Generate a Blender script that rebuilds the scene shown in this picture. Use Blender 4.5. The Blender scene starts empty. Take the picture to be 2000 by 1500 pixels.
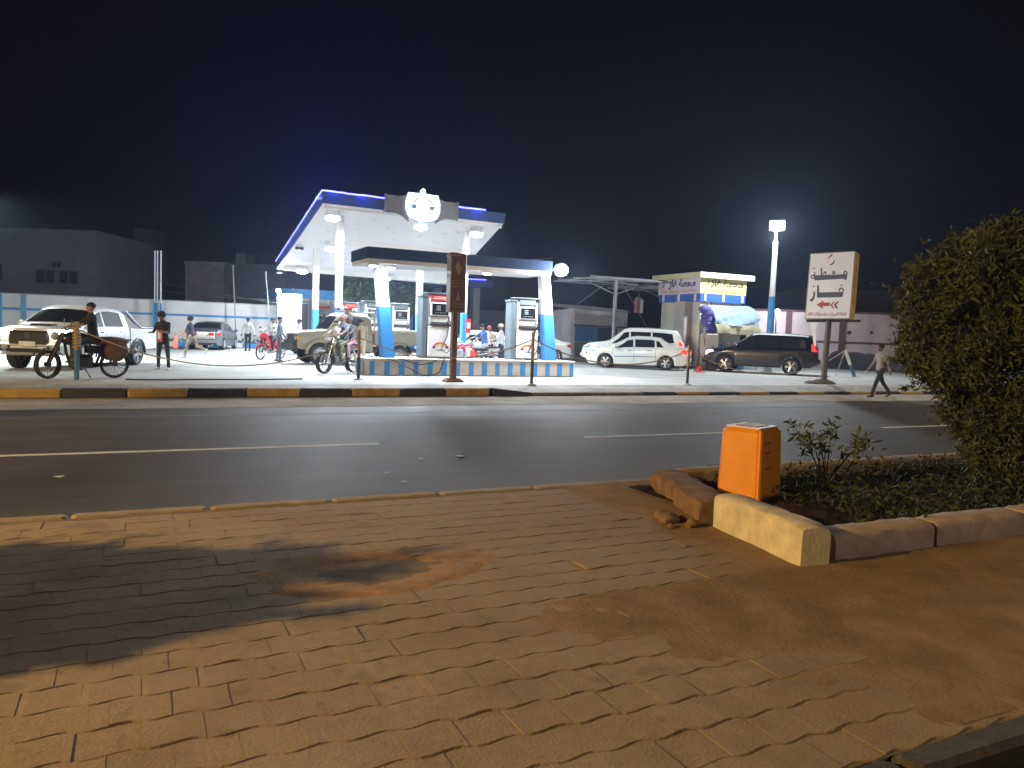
import bpy, bmesh, math, random
import numpy as np
from mathutils import Vector, Matrix
random.seed(7); rng = np.random.default_rng(7)
SC = bpy.context.scene; COL = SC.collection
R = math.radians

# ------------------------------------------------------------------ camera
FPX = 1500.0; CH = 1.42; ROLL = R(2.0); HOR = 650.0; HEAD = R(64.2)
_pit = -math.atan((750 - HOR) * math.cos(ROLL) / FPX)
CW = Vector((math.cos(_pit) * math.cos(HEAD), math.cos(_pit) * math.sin(HEAD), math.sin(_pit)))
_r0 = Vector((math.sin(HEAD), -math.cos(HEAD), 0)); _u0 = _r0.cross(CW)
CR = math.cos(ROLL) * _r0 + math.sin(ROLL) * _u0
CU = -math.sin(ROLL) * _r0 + math.cos(ROLL) * _u0
CO = Vector((0, 0, CH))
cam = bpy.data.cameras.new('camera'); camo = bpy.data.objects.new('camera', cam); COL.objects.link(camo)
camo.matrix_world = Matrix.Translation(CO) @ Matrix((CR, CU, -CW)).transposed().to_4x4()
cam.sensor_width = 36.0; cam.lens = 36.0 * FPX / 2000.0; cam.clip_start = 0.05; cam.clip_end = 3000
SC.camera = camo

# ------------------------------------------------------------------ sky and exposure
wd = bpy.data.worlds.new('World'); SC.world = wd; wd.use_nodes = True
_n = wd.node_tree.nodes; _l = wd.node_tree.links
_sky = _n.new('ShaderNodeTexSky'); _sky.sky_type = 'NISHITA'; _sky.sun_disc = False
_sky.sun_elevation = R(12.0); _sky.sun_rotation = R(200); _sky.dust_density = 1.0; _sky.ozone_density = 2.0
_hs = _n.new('ShaderNodeHueSaturation'); _hs.inputs['Saturation'].default_value = 0.45
_l.new(_sky.outputs[0], _hs.inputs['Color'])
_l.new(_hs.outputs[0], _n['Background'].inputs['Color'])
_n['Background'].inputs['Strength'].default_value = 0.00025
SC.view_settings.view_transform = 'Standard'; SC.view_settings.look = 'None'
SC.view_settings.gamma = 1.0; SC.view_settings.use_curve_mapping = False
SC.view_settings.exposure = 0.0
SC.render.engine = 'CYCLES'
SC.cycles.use_denoising = True
SC.cycles.max_bounces = 6; SC.cycles.diffuse_bounces = 3; SC.cycles.glossy_bounces = 3; SC.cycles.volume_bounces = 0
SC.cycles.sample_clamp_indirect = 4.0
SC.cycles.caustics_reflective = False; SC.cycles.caustics_refractive = False

def ray(u, v): return CW + (u - 1000) / FPX * CR - (v - 750) / FPX * CU
def G(u, v, z=0.0):
    d = ray(u, v); t = (z - CH) / d.z; return CO + t * d
def D(u, v, dep): return CO + dep * ray(u, v)
def proj(p):
    q = Vector(p) - CO; w = q.dot(CW); return 1000 + FPX * q.dot(CR) / w, 750 - FPX * q.dot(CU) / w, w
def GD(u, dep, z=0.0):
    """ground position in image column u at view depth dep"""
    v = 700.0
    for _ in range(8):
        p = D(u, v, dep); v += (p.z - z) * FPX / dep
    p = D(u, v, dep); p.z = z; return p
RH = Vector((math.sin(HEAD), -math.cos(HEAD), 0)); WH = Vector((math.cos(HEAD), math.sin(HEAD), 0))

# ------------------------------------------------------------------ materials
MATS = {}
def mat(name, col, rough=0.6, metal=0.0, var=0.12, scale=6.0, bump=0.0, bscale=None, spec=0.5, emit=None, es=0.0, coat=0.0, col2=None, thr=None, detail=5):
    if name in MATS: return MATS[name]
    m = bpy.data.materials.new(name); m.use_nodes = True; nt = m.node_tree; N = nt.nodes; L = nt.links
    b = N['Principled BSDF']; b.inputs['Roughness'].default_value = rough; b.inputs['Metallic'].default_value = metal
    b.inputs['Specular IOR Level'].default_value = spec
    if coat: b.inputs['Coat Weight'].default_value = coat; b.inputs['Coat Roughness'].default_value = 0.08
    c = (*col, 1.0)
    if var > 0 or col2:
        tc = N.new('ShaderNodeTexCoord'); nz = N.new('ShaderNodeTexNoise'); nz.inputs['Scale'].default_value = scale; nz.inputs['Detail'].default_value = detail
        nz.inputs['Roughness'].default_value = 0.65
        oi = N.new('ShaderNodeObjectInfo'); ad = N.new('ShaderNodeVectorMath'); ad.operation = 'ADD'
        sc = N.new('ShaderNodeVectorMath'); sc.operation = 'SCALE'; sc.inputs[3].default_value = 37.0
        cx = N.new('ShaderNodeCombineXYZ'); L.new(oi.outputs['Random'], cx.inputs[0]); L.new(oi.outputs['Random'], cx.inputs[1])
        L.new(cx.outputs[0], sc.inputs[0]); L.new(tc.outputs['Object'], ad.inputs[0]); L.new(sc.outputs[0], ad.inputs[1])
        L.new(ad.outputs[0], nz.inputs['Vector'])
        rp = N.new('ShaderNodeValToRGB')
        if col2:
            t0, t1 = thr or (0.4, 0.6)
            rp.color_ramp.elements[0].position = t0; rp.color_ramp.elements[1].position = t1
            rp.color_ramp.elements[0].color = c; rp.color_ramp.elements[1].color = (*col2, 1)
        else:
            rp.color_ramp.elements[0].position = 0.3; rp.color_ramp.elements[1].position = 0.7
            rp.color_ramp.elements[0].color = tuple(max(0, x * (1 - var)) for x in col) + (1,)
            rp.color_ramp.elements[1].color = tuple(min(1, x * (1 + var)) for x in col) + (1,)
        L.new(nz.outputs['Fac'], rp.inputs[0]); L.new(rp.outputs[0], b.inputs['Base Color'])
        if bump:
            n2 = N.new('ShaderNodeTexNoise'); n2.inputs['Scale'].default_value = bscale or scale * 6; n2.inputs['Detail'].default_value = 6
            L.new(ad.outputs[0], n2.inputs['Vector'])
            bp = N.new('ShaderNodeBump'); bp.inputs['Strength'].default_value = bump; bp.inputs['Distance'].default_value = 0.02
            L.new(n2.outputs['Fac'], bp.inputs['Height']); L.new(bp.outputs[0], b.inputs['Normal'])
    else:
        b.inputs['Base Color'].default_value = c
    if emit: b.inputs['Emission Color'].default_value = (*emit, 1); b.inputs['Emission Strength'].default_value = es
    MATS[name] = m; return m

WHITE = mat('white_paint', (.78, .78, .77), .55, var=.06, scale=3, bump=.05)
BLUE = mat('blue_paint', (.05, .27, .62), .5, var=.12, scale=4)
DKBLUE = mat('dark_blue_panel', (.035, .075, .17), .45, var=.08, scale=2)
SKYBLUE = mat('column_blue_paint', (.05, .29, .72), .5, var=.1, scale=4)
STEEL = mat('galvanised_steel', (.35, .36, .37), .45, .6, var=.15)
DARKM = mat('dark_metal', (.05, .05, .055), .5, .3, var=.2)
BLACK = mat('black_plastic', (.02, .02, .022), .5, var=.1)
RUBBER = mat('tyre_rubber', (.018, .018, .019), .8, var=.25, scale=20)
ALLOY = mat('alloy_rim', (.62, .63, .65), .3, .7, var=.05)
CHROME = mat('chrome', (.7, .7, .72), .18, 1.0, var=0)
GLASS = mat('tinted_car_glass', (.018, .022, .026), .06, var=0, spec=.7)
SEAM = mat('panel_gap', (.012, .012, .012), .8, var=0)
RED = mat('red_plastic', (.55, .03, .03), .4, var=.1)
CONC = mat('concrete', (.36, .34, .31), .85, var=.2, scale=3, bump=.25)

# ------------------------------------------------------------------ object helpers
def link(o, parent=None):
    COL.objects.link(o)
    if parent is not None: o.parent = parent
    return o
def tag(o, label, cat, group=None):
    o['label'] = label; o['category'] = cat
    if group: o['group'] = group
    return o
def empty(name, loc=(0, 0, 0), rz=0.0, label=None, cat=None, group=None, parent=None):
    o = bpy.data.objects.new(name, None); o.location = loc; o.rotation_euler = (0, 0, rz); o.empty_display_size = .2
    link(o, parent)
    if label: tag(o, label, cat, group)
    return o
def structure(o): o['kind'] = 'structure'; return o

class MB:
    def __init__(s): s.v = []; s.f = []; s.mi = []
    def add(s, vs, fs, mi=0):
        b = len(s.v); s.v += [tuple(map(float, p)) for p in vs]; s.f += [tuple(i + b for i in f) for f in fs]; s.mi += [mi] * len(fs); return s
    def box(s, c, d, rz=0.0, m=None, bev=0.0, mi=0, taper=1.0):
        x, y, z = d[0] / 2, d[1] / 2, d[2] / 2
        if bev <= 0:
            P = [(-x, -y, -z), (x, -y, -z), (x, y, -z), (-x, y, -z), (-x * taper, -y * taper, z), (x * taper, -y * taper, z), (x * taper, y * taper, z), (-x * taper, y * taper, z)]
            F = [(3, 2, 1, 0), (4, 5, 6, 7), (0, 1, 5, 4), (1, 2, 6, 5), (2, 3, 7, 6), (3, 0, 4, 7)]
        else:
            b = min(bev, x * .9, y * .9, z * .9); P = []; F = []
            for (zz, ins) in ((-z, b), (-z + b, 0), (z - b, 0), (z, b)):
                k = taper if zz > 0 else 1
                xx, yy = (x - ins) * k, (y - ins) * k
                for (px, py) in ((-xx + b * .0, -yy + b), (-xx + b, -yy), (xx - b, -yy), (xx, -yy + b), (xx, yy - b), (xx - b, yy), (-xx + b, yy), (-xx, yy - b)): P.append((px, py, zz))
            F.append(tuple(range(7, -1, -1))); F.append(tuple(range(24, 32)))
            for r in range(3):
                for i in range(8): F.append((r * 8 + i, r * 8 + (i + 1) % 8, r * 8 + 8 + (i + 1) % 8, r * 8 + 8 + i))
        M = Matrix.Translation(Vector(c)) @ (m.to_4x4() if m is not None else Matrix.Rotation(rz, 4, 'Z'))
        return s.add([M @ Vector(p) for p in P], F, mi)
    def tube(s, pts, r, seg=8, cap=True, mi=0, closed=False):
        pts = [Vector(p) for p in pts]; n = len(pts); rs = r if isinstance(r, (list, tuple)) else [r] * n
        V = []; F = []; up = Vector((0, 0, 1)); prev = None
        for i, p in enumerate(pts):
            if closed: t = (pts[(i + 1) % n] - pts[i - 1])
            else: t = (pts[min(i + 1, n - 1)] - pts[max(i - 1, 0)])
            t = t.normalized() if t.length > 1e-9 else Vector((0, 0, 1))
            if prev is None:
                a = up if abs(t.z) < .9 else Vector((1, 0, 0)); x = t.cross(a).normalized()
            else:
                x = prev - t * prev.dot(t); x = x.normalized() if x.length > 1e-6 else t.orthogonal().normalized()
            prev = x; y = t.cross(x)
            for k in range(seg):
                a = 2 * math.pi * k / seg; V.append(p + rs[i] * (math.cos(a) * x + math.sin(a) * y))
        for i in range(n if closed else n - 1):
            j = (i + 1) % n
            for k in range(seg): F.append((i * seg + k, i * seg + (k + 1) % seg, j * seg + (k + 1) % seg, j * seg + k))
        if cap and not closed: F.append(tuple(range(seg - 1, -1, -1))); F.append(tuple((n - 1) * seg + k for k in range(seg)))
        return s.add(V, F, mi)
    def lathe(s, prof, axis='Z', seg=20, c=(0, 0, 0), mi=0, a0=0.0, a1=2 * math.pi):
        V = []; F = []; n = len(prof); full = abs(a1 - a0 - 2 * math.pi) < 1e-6; ns = seg if full else seg + 1; c = Vector(c)
        for k in range(ns):
            a = a0 + (a1 - a0) * k / seg
            for (r, h) in prof:
                q = (r * math.cos(a), r * math.sin(a), h)
                if axis == 'Y': q = (q[0], q[2], q[1])
                elif axis == 'X': q = (q[2], q[0], q[1])
                V.append(c + Vector(q))
        for k in range(seg):
            k2 = (k + 1) % ns
            for i in range(n - 1): F.append((k * n + i, k2 * n + i, k2 * n + i + 1, k * n + i + 1))
        return s.add(V, F, mi)
    def prism(s, poly, M, t, mi=0):
        """2-D outline in local xy, extruded t along local z, placed by M"""
        n = len(poly); V = [M @ Vector((p[0], p[1], 0)) for p in poly] + [M @ Vector((p[0], p[1], t)) for p in poly]
        F = [tuple(range(n - 1, -1, -1)), tuple(range(n, 2 * n))] + [(i, (i + 1) % n, n + (i + 1) % n, n + i) for i in range(n)]
        return s.add(V, F, mi)
    def ball(s, c, r, seg=12, rings=8, mi=0, rot=None, noise=0.0):
        rx, ry, rz = r if isinstance(r, (list, tuple)) else (r, r, r); V = []; F = []; c = Vector(c)
        for i in range(rings + 1):
            th = math.pi * i / rings
            for k in range(seg):
                a = 2 * math.pi * k / seg; j = 1 + (random.uniform(-noise, noise) if noise else 0)
                q = Vector((rx * math.sin(th) * math.cos(a) * j, ry * math.sin(th) * math.sin(a) * j, rz * math.cos(th) * j))
                V.append(c + (rot @ q if rot is not None else q))
        for i in range(rings):
            for k in range(seg): F.append((i * seg + k, (i + 1) * seg + k, (i + 1) * seg + (k + 1) % seg, i * seg + (k + 1) % seg))
        return s.add(V, F, mi)
    def mesh(s, name, mats, smooth=None):
        me = bpy.data.meshes.new(name); me.from_pydata(s.v, [], s.f)
        for m in (mats if isinstance(mats, (list, tuple)) else [mats]): me.materials.append(m)
        if any(s.mi): me.polygons.foreach_set('material_index', s.mi)
        bm = bmesh.new(); bm.from_mesh(me); bmesh.ops.remove_doubles(bm, verts=bm.verts, dist=1e-5)
        bmesh.ops.recalc_face_normals(bm, faces=bm.faces)
        if smooth:
            for f in bm.faces: f.smooth = True
            for e in bm.edges: e.smooth = len(e.link_faces) == 2 and e.calc_face_angle(0) < R(smooth)
        bm.to_mesh(me); bm.free(); return me
    def build(s, name, mats, parent=None, smooth=None):
        o = bpy.data.objects.new(name, s.mesh(name, mats, smooth)); return link(o, parent)

def part(name, m, parent, fn, smooth=None):
    mb = MB(); fn(mb); return mb.build(name, m, parent, smooth)
def dup(o, parent=None):
    c = o.copy(); COL.objects.link(c); c.parent = parent
    for ch in list(o.children): dup(ch, c)
    return c
def aim(d, up=(0, 0, 1)):
    """matrix whose local -Z points along d"""
    return Vector(d).to_track_quat('-Z', 'Y').to_matrix().to_4x4()
def lamp(parent, loc, power, col, d=(0, 0, -1), size=.3, kind='AREA', spread=R(170)):
    l = bpy.data.lights.new('lamp_light', kind); l.energy = power; l.color = col
    if kind == 'AREA': l.shape = 'DISK'; l.size = size; l.spread = spread
    else: l.shadow_soft_size = size
    o = bpy.data.objects.new('lamp_light', l); link(o, parent)
    o.matrix_local = Matrix.Translation(Vector(loc)) @ aim(d); return o
COOL = (.82, .92, 1.0)
EMW = mat('lit_lamp_lens', (.9, .9, .9), .4, var=0, emit=(.85, .94, 1.0), es=45)

# arabic shaping (contextual presentation forms, visual order)
_AR = {'ا': ('FE8D', 'FE8E'), 'ب': ('FE8F', 'FE90', 'FE91', 'FE92'), 'ة': ('FE93', 'FE94'), 'ت': ('FE95', 'FE96', 'FE97', 'FE98'), 'ح': ('FEA1', 'FEA2', 'FEA3', 'FEA4'), 'ر': ('FEAD', 'FEAE'), 'ز': ('FEAF', 'FEB0'), 'س': ('FEB1', 'FEB2', 'FEB3', 'FEB4'), 'ط': ('FEC1', 'FEC2', 'FEC3', 'FEC4'), 'ع': ('FEC9', 'FECA', 'FECB', 'FECC'), 'غ': ('FECD', 'FECE', 'FECF', 'FED0'), 'ل': ('FEDD', 'FEDE', 'FEDF', 'FEE0'), 'م': ('FEE1', 'FEE2', 'FEE3', 'FEE4'), 'ن': ('FEE5', 'FEE6', 'FEE7', 'FEE8'), 'و': ('FEED', 'FEEE'), 'ي': ('FEF1', 'FEF2', 'FEF3', 'FEF4'), 'ئ': ('FE89', 'FE8A', 'FE8B', 'FE8C')}
def arabic(t):
    out = []
    for i, ch in enumerate(t):
        f = _AR.get(ch)
        if not f: out.append(ch); continue
        p = _AR.get(t[i - 1]) if i else None; q = _AR.get(t[i + 1]) if i + 1 < len(t) else None
        jp = bool(p and len(p) == 4); jn = bool(q and len(f) == 4)
        k = (3 if jn else 1) if jp else (2 if jn else 0)
        out.append(chr(int(f[k], 16)))
    return ''.join(reversed(out))
def lettering(name, body, m, parent, M, width=None, height=None, bold=.02, depth=.004):
    """flat lettering fitted into width x height, centred on M's origin, facing M's +Z"""
    c = bpy.data.curves.new(name, 'FONT'); c.body = body; c.offset = bold; c.extrude = 0.0; c.resolution_u = 3; c.align_x = 'CENTER'
    o = bpy.data.objects.new(name, c); COL.objects.link(o); dg = bpy.context.evaluated_depsgraph_get()
    me = bpy.data.meshes.new_from_object(o.evaluated_get(dg)); bpy.data.objects.remove(o); bpy.data.curves.remove(c)
    if not me.vertices: return None
    co = np.array([v.co for v in me.vertices]); lo, hi = co.min(0), co.max(0); cs = (hi - lo)
    sx = (width / cs[0]) if width else None; sy = (height / cs[1]) if height else None
    sx = sx or sy; sy = sy or sx; mid = (lo + hi) / 2
    for v in me.vertices: v.co = M @ Vector(((v.co.x - mid[0]) * sx, (v.co.y - mid[1]) * sy, depth))
    me.materials.clear(); me.materials.append(m)
    return link(bpy.data.objects.new(name, me), parent)
# ================================================================== ground, road, kerbs, median
asph = mat('asphalt', (.050, .044, .039), .66, var=.3, scale=1.2, bump=.4, bscale=90, spec=.3)
def road_wear(m):
    """tyre-polished tracks, dust and patches drawn out along the road"""
    N = m.node_tree.nodes; L = m.node_tree.links; b = N['Principled BSDF']; src = b.inputs['Base Color'].links[0].from_socket; ge = N.new('ShaderNodeNewGeometry')
    for (sc, lo, hi, col, k) in (((.05, 1.3, 1), .45, .7, (.10, .088, .074), .6), ((.35, .8, 1), .52, .66, (.028, .025, .023), .6), ((.12, 6.0, 1), .5, .8, (.085, .075, .064), .5)):
        mp = N.new('ShaderNodeMapping'); mp.inputs['Scale'].default_value = sc; L.new(ge.outputs['Position'], mp.inputs[0]); nz = N.new('ShaderNodeTexNoise'); nz.inputs['Scale'].default_value = 1.0; nz.inputs['Detail'].default_value = 7; L.new(mp.outputs[0], nz.inputs['Vector'])
        mr = N.new('ShaderNodeMapRange'); mr.inputs['From Min'].default_value = lo; mr.inputs['From Max'].default_value = hi; mr.inputs['To Max'].default_value = k; L.new(nz.outputs['Fac'], mr.inputs['Value'])
        mx = N.new('ShaderNodeMix'); mx.data_type = 'RGBA'; L.new(mr.outputs[0], mx.inputs[0]); L.new(src, mx.inputs[6]); mx.inputs[7].default_value = (*col, 1); src = mx.outputs[2]
    L.new(src, b.inputs['Base Color'])
road_wear(asph)
sand = mat('sandy_ground', (.30, .25, .19), .95, var=.25, scale=1.5, bump=.4)
foreM = mat('forecourt_concrete', (.40, .40, .38), .75, var=.22, scale=.7, bump=.12, bscale=12)
def sheet(name, x0, x1, y0, y1, z, m, parent=None, nx=1, ny=1, fz=None):
    mb = MB(); V = []; F = []
    for j in range(ny + 1):
        for i in range(nx + 1):
            x = x0 + (x1 - x0) * i / nx; y = y0 + (y1 - y0) * j / ny; V.append((x, y, z + (fz(x, y) if fz else 0)))
    for j in range(ny):
        for i in range(nx): a = j * (nx + 1) + i; F.append((a, a + 1, a + nx + 2, a + nx + 1))
    return mb.add(V, F).build(name, m, parent)
structure(sheet('ground', -1200, 1200, -800, 1500, -.32, sand))
structure(sheet('road', -300, 300, 6.78, 17.9, -.2, asph))
structure(sheet('near_road', -300, 300, -9, 1.72, -.22, asph))
def fore_z(x, y): return 0.0
# forecourt: concrete yard of the station
structure(sheet('forecourt', -60, 160, 18.9, 140, 0.0, foreM))
# far footpath: tiles near the kerb
def tile_mat(name, col, sx, sy, dark=.5):
    m = bpy.data.materials.new(name); m.use_nodes = True; N = m.node_tree.nodes; L = m.node_tree.links; b = N['Principled BSDF']
    b.inputs['Roughness'].default_value = .8
    tc = N.new('ShaderNodeTexCoord'); br = N.new('ShaderNodeTexBrick'); br.inputs['Scale'].default_value = 1.0
    br.inputs['Brick Width'].default_value = sx; br.inputs['Row Height'].default_value = sy; br.inputs['Mortar Size'].default_value = .012
    br.inputs['Color1'].default_value = (*col, 1); br.inputs['Color2'].default_value = (*[c * .85 for c in col], 1); br.inputs['Mortar'].default_value = (*[c * dark for c in col], 1)
    nz = N.new('ShaderNodeTexNoise'); nz.inputs['Scale'].default_value = 1.3; nz.inputs['Detail'].default_value = 6
    mx = N.new('ShaderNodeMix'); mx.data_type = 'RGBA'; mx.blend_type = 'MULTIPLY'; mx.inputs[0].default_value = .7
    L.new(tc.outputs['Object'], br.inputs['Vector']); L.new(tc.outputs['Object'], nz.inputs['Vector'])
    rp = N.new('ShaderNodeValToRGB'); rp.color_ramp.elements[0].position = .35; rp.color_ramp.elements[1].position = .65; rp.color_ramp.elements[0].color = (.5, .48, .45, 1)
    L.new(nz.outputs['Fac'], rp.inputs[0]); L.new(br.outputs[0], mx.inputs[6]); L.new(rp.outputs[0], mx.inputs[7]); L.new(mx.outputs[2], b.inputs['Base Color'])
    bp = N.new('ShaderNodeBump'); bp.inputs['Strength'].default_value = .3; bp.inputs['Distance'].default_value = .01; bp.invert = True
    L.new(br.outputs['Fac'], bp.inputs['Height']); L.new(bp.outputs[0], b.inputs['Normal']); MATS[name] = m; return m
pathM = tile_mat('footpath_tiles', (.40, .38, .35), .4, .2)
def apron(mb):   # kerb top 0 on the left of the driveway; slopes down to the low kerb on the right of it
    xs = [-60, 7.9, 9.0, 160]
    V = [];
    for x in xs:
        lo = 0.0 if x < 8.5 else -.11
        V += [(x, 17.86, lo - .003), (x, 18.9, -.0)]
    mb.add(V, [(2 * i, 2 * i + 2, 2 * i + 3, 2 * i + 1) for i in range(3)])
structure(part('footpath', pathM, None, apron))
# dusty verge along the far kerb on the road
structure(sheet('road_dust', -60, 100, 15.5, 17.7, -.196, mat('gutter_dust', (.26, .22, .17), .95, var=.35, scale=1.6, bump=.3)))

yel = mat('yellow_kerb_paint', (.31, .20, .055), .75, var=.35, scale=5, bump=.3)
blk = mat('black_kerb_paint', (.025, .025, .027), .75, var=.4, scale=5, bump=.3)
dusty = mat('dusty_kerb', (.15, .125, .09), .85, var=.35, scale=4, bump=.3)
kerb = structure(empty('far_kerb'))
def kblock(L, h, w=.24): return MB().box((0, 0, h / 2), (L - .012, w, h), bev=.03)
kmY = kblock(1.17, .2).mesh('kerb_block', yel); kmK = kblock(1.17, .2).mesh('kerb_block', blk)
lmY = kblock(1.17, .09).mesh('kerb_block', yel); lmK = kblock(1.17, .09).mesh('kerb_block', blk); lmD = kblock(1.17, .09).mesh('kerb_block', dusty)
bx = -1.44 + 1.17 / 2
for i in range(-9, 8):
    o = link(bpy.data.objects.new('kerb_block', kmK if i % 2 == 0 else kmY), kerb)
    o.location = (bx + i * 1.17, 17.76 + random.uniform(-.012, .012), -.2 + random.uniform(-.008, .006)); o.rotation_euler = (0, 0, random.uniform(-.006, .006))
def ramp_k(mb):
    mb.add([(8.05, 17.64, -.2), (9.1, 17.64, -.2), (8.05, 17.64, 0), (9.1, 17.64, -.11), (8.05, 17.88, -.2), (9.1, 17.88, -.2), (8.05, 17.88, 0), (9.1, 17.88, -.11)],
           [(0, 1, 3, 2), (4, 6, 7, 5), (2, 3, 7, 6), (0, 2, 6, 4), (1, 5, 7, 3)])
part('kerb_block', blk, kerb, ramp_k)
for i in range(22):
    x = 9.7 + i * 1.17
    pick = lmD if i < 3 else (lmK if i % 2 else lmY)
    o = link(bpy.data.objects.new('kerb_block', pick), kerb); o.location = (x, 17.76 + random.uniform(-.015, .015), -.2 + random.uniform(-.006, .004))

# painted lane lines
line = mat('worn_white_road_paint', (.62, .61, .58), .7, var=.25, scale=6)
def dash(x0, x1, y, w, seed):
    rr = random.Random(seed); mb = MB(); n = max(2, int((x1 - x0) / .35)); V = []
    for i in range(n + 1):
        x = x0 + (x1 - x0) * i / n; V += [(x, y - w / 2 + rr.uniform(-.008, .008), -.196), (x, y + w / 2 + rr.uniform(-.008, .008), -.196)]
    mb.add(V, [(2 * i, 2 * i + 2, 2 * i + 3, 2 * i + 1) for i in range(n)]); o = mb.build('lane_line', line); return structure(o)
for k, (a, b_) in enumerate([(-6.6, -4.2), (-1.5, 3.0), (6.35, 9.3), (13.2, 17.5), (21, 25)]): dash(a, b_, 10.42, .12, k)
faint = mat('faded_edge_line', (.14, .13, .115), .8, var=.35, scale=4)
o = sheet('edge_line', -20, 40, 14.2, 14.3, -.1945, faint); structure(o)

# ------------------------------------------------------------------ median: paving blocks, kerbs, planter
MZ = -.1
paveM = mat('paving_block', (.33, .265, .18), .82, var=.16, scale=14, bump=.25, bscale=60, spec=.15)
def paving_stains(m):
    """patchy wear, oil and drifted dust by position on the ground"""
    N = m.node_tree.nodes; L = m.node_tree.links; b = N['Principled BSDF']; src = b.inputs['Base Color'].links[0].from_socket; ge = N.new('ShaderNodeNewGeometry')
    def noise(sc, lo, hi, det=6):
        nz = N.new('ShaderNodeTexNoise'); nz.inputs['Scale'].default_value = sc; nz.inputs['Detail'].default_value = det; L.new(ge.outputs['Position'], nz.inputs['Vector'])
        mr = N.new('ShaderNodeMapRange'); mr.inputs['From Min'].default_value = lo; mr.inputs['From Max'].default_value = hi; L.new(nz.outputs['Fac'], mr.inputs['Value']); return mr.outputs[0]
    def mix(a, fac, col, k, blend='MIX'):
        mm = N.new('ShaderNodeMath'); mm.operation = 'MULTIPLY'; L.new(fac, mm.inputs[0]); mm.inputs[1].default_value = k
        mx = N.new('ShaderNodeMix'); mx.data_type = 'RGBA'; mx.blend_type = blend; L.new(mm.outputs[0], mx.inputs[0]); L.new(a, mx.inputs[6]); mx.inputs[7].default_value = (*col, 1); return mx.outputs[2]
    c = mix(src, noise(.9, .42, .68), (.27, .19, .115), .75); c = mix(c, noise(2.6, .50, .75), (.16, .12, .08), .55); c = mix(c, noise(.5, .45, .6, 3), (.40, .34, .27), .35); c = mix(c, noise(7, .62, .72), (.10, .075, .05), .4)
    sx = N.new('ShaderNodeSeparateXYZ'); L.new(ge.outputs['Position'], sx.inputs[0]); mr = N.new('ShaderNodeMapRange'); mr.inputs['From Min'].default_value = 1.6; mr.inputs['From Max'].default_value = 3.6; L.new(sx.outputs[0], mr.inputs['Value'])
    c = mix(c, mr.outputs[0], (.27, .19, .115), .7); L.new(c, b.inputs['Base Color'])
paving_stains(paveM)
bed = structure(sheet('median_pavement', -40, 40, 1.86, 6.62, MZ - .007, mat('joint_sand', (.19, .14, .08), .95, var=.3, scale=5, bump=.4), nx=2, ny=2))
def med_kerb(name, y, w, m):
    k = structure(empty(name)); me = MB().box((0, 0, 0), (.99, w, .2), bev=.025).mesh('kerb_block', m)
    for i in range(-14, 26):
        o = link(bpy.data.objects.new('kerb_block', me), k); o.location = (i * 1.0, y + random.uniform(-.008, .008), MZ - .094 + random.uniform(-.004, .004))
kt = mat('dusty_concrete_kerb', (.31, .25, .17), .85, var=.25, scale=5, bump=.3)
med_kerb('median_kerb_far', 6.7, .16, kt); med_kerb('median_kerb_near', 1.79, .14, mat('dark_near_kerb', (.07, .06, .05), .9, var=.4, scale=5, bump=.3))  # near kerb coloured darker than the far one
def wave(x):   # running edge line shared by neighbouring rows
    q = (x / .218) % 1.0; P = [(0, 0), (.2, .010), (.36, .010), (.64, -.010), (.8, -.010), (1, 0)]
    for (x0, y0), (x1, y1) in zip(P, P[1:]):
        if q <= x1: return y0 + (y1 - y0) * (q - x0) / (x1 - x0)
    return 0.0
def paver_mesh(ph, sd):
    rr = random.Random(sd); L, W = .218, .212; xs = [-.5, -.3, -.14, .14, .3, .5] if ph == 0 else [-.5, -.36, -.2, 0, .2, .36, .5]
    prof = [(x * L, wave(x * L + L / 2 if ph == 0 else x * L)) for x in xs]
    out = [(x * .998, -W / 2 + y + .0035) for x, y in prof] + [(x * .998, W / 2 + y - .0035) for x, y in reversed(prof)]
    n = len(out); V = [(x, y, -.05) for x, y in out] + [(x, y, -.006) for x, y in out] + [(x * .999, y * .96, rr.uniform(-.001, .001)) for x, y in out]
    F = []
    for r_ in (0, 1):
        for i in range(n): F.append((r_ * n + i, r_ * n + (i + 1) % n, (r_ + 1) * n + (i + 1) % n, (r_ + 1) * n + i))
    F.append(tuple(range(2 * n, 3 * n)))
    return V, F
PV = [[paver_mesh(ph, i) for i in range(3)] for ph in (0, 1)]
PME = [[MB().add(*PV[ph][i]).mesh('paver', paveM) for i in range(3)] for ph in (0, 1)]
hole_c = G(735, 1112, MZ)
def in_hole(x, y):
    dx, dy = x - hole_c.x, y - hole_c.y
    return (dx / .66) ** 2 + (dy / .36) ** 2 < 1
cands = []
for j in range(22):
    y = 1.97 + j * .212
    for i in range(-34, 74):
        x = i * .218 + (.109 if j % 2 else 0)
        if x > 4.15 and 3.62 < y < 6.45: continue
        if in_hole(x, y): continue
        u, v, w = proj((x, y, MZ))
        vis = w > .3 and -120 < u < 2120 and v < 1640
        if x < -5 or x > 13: continue
        cands.append((-(1 / w ** 3) if vis else 1, x, y, vis, j % 2))
cands.sort()
near = [c for c in cands if c[3] and proj((c[1], c[2], MZ))[1] < 1530 and -20 < proj((c[1], c[2], MZ))[0] < 2020][:300]; ns = set((c[1], c[2]) for c in near)
rest = MB()
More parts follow.
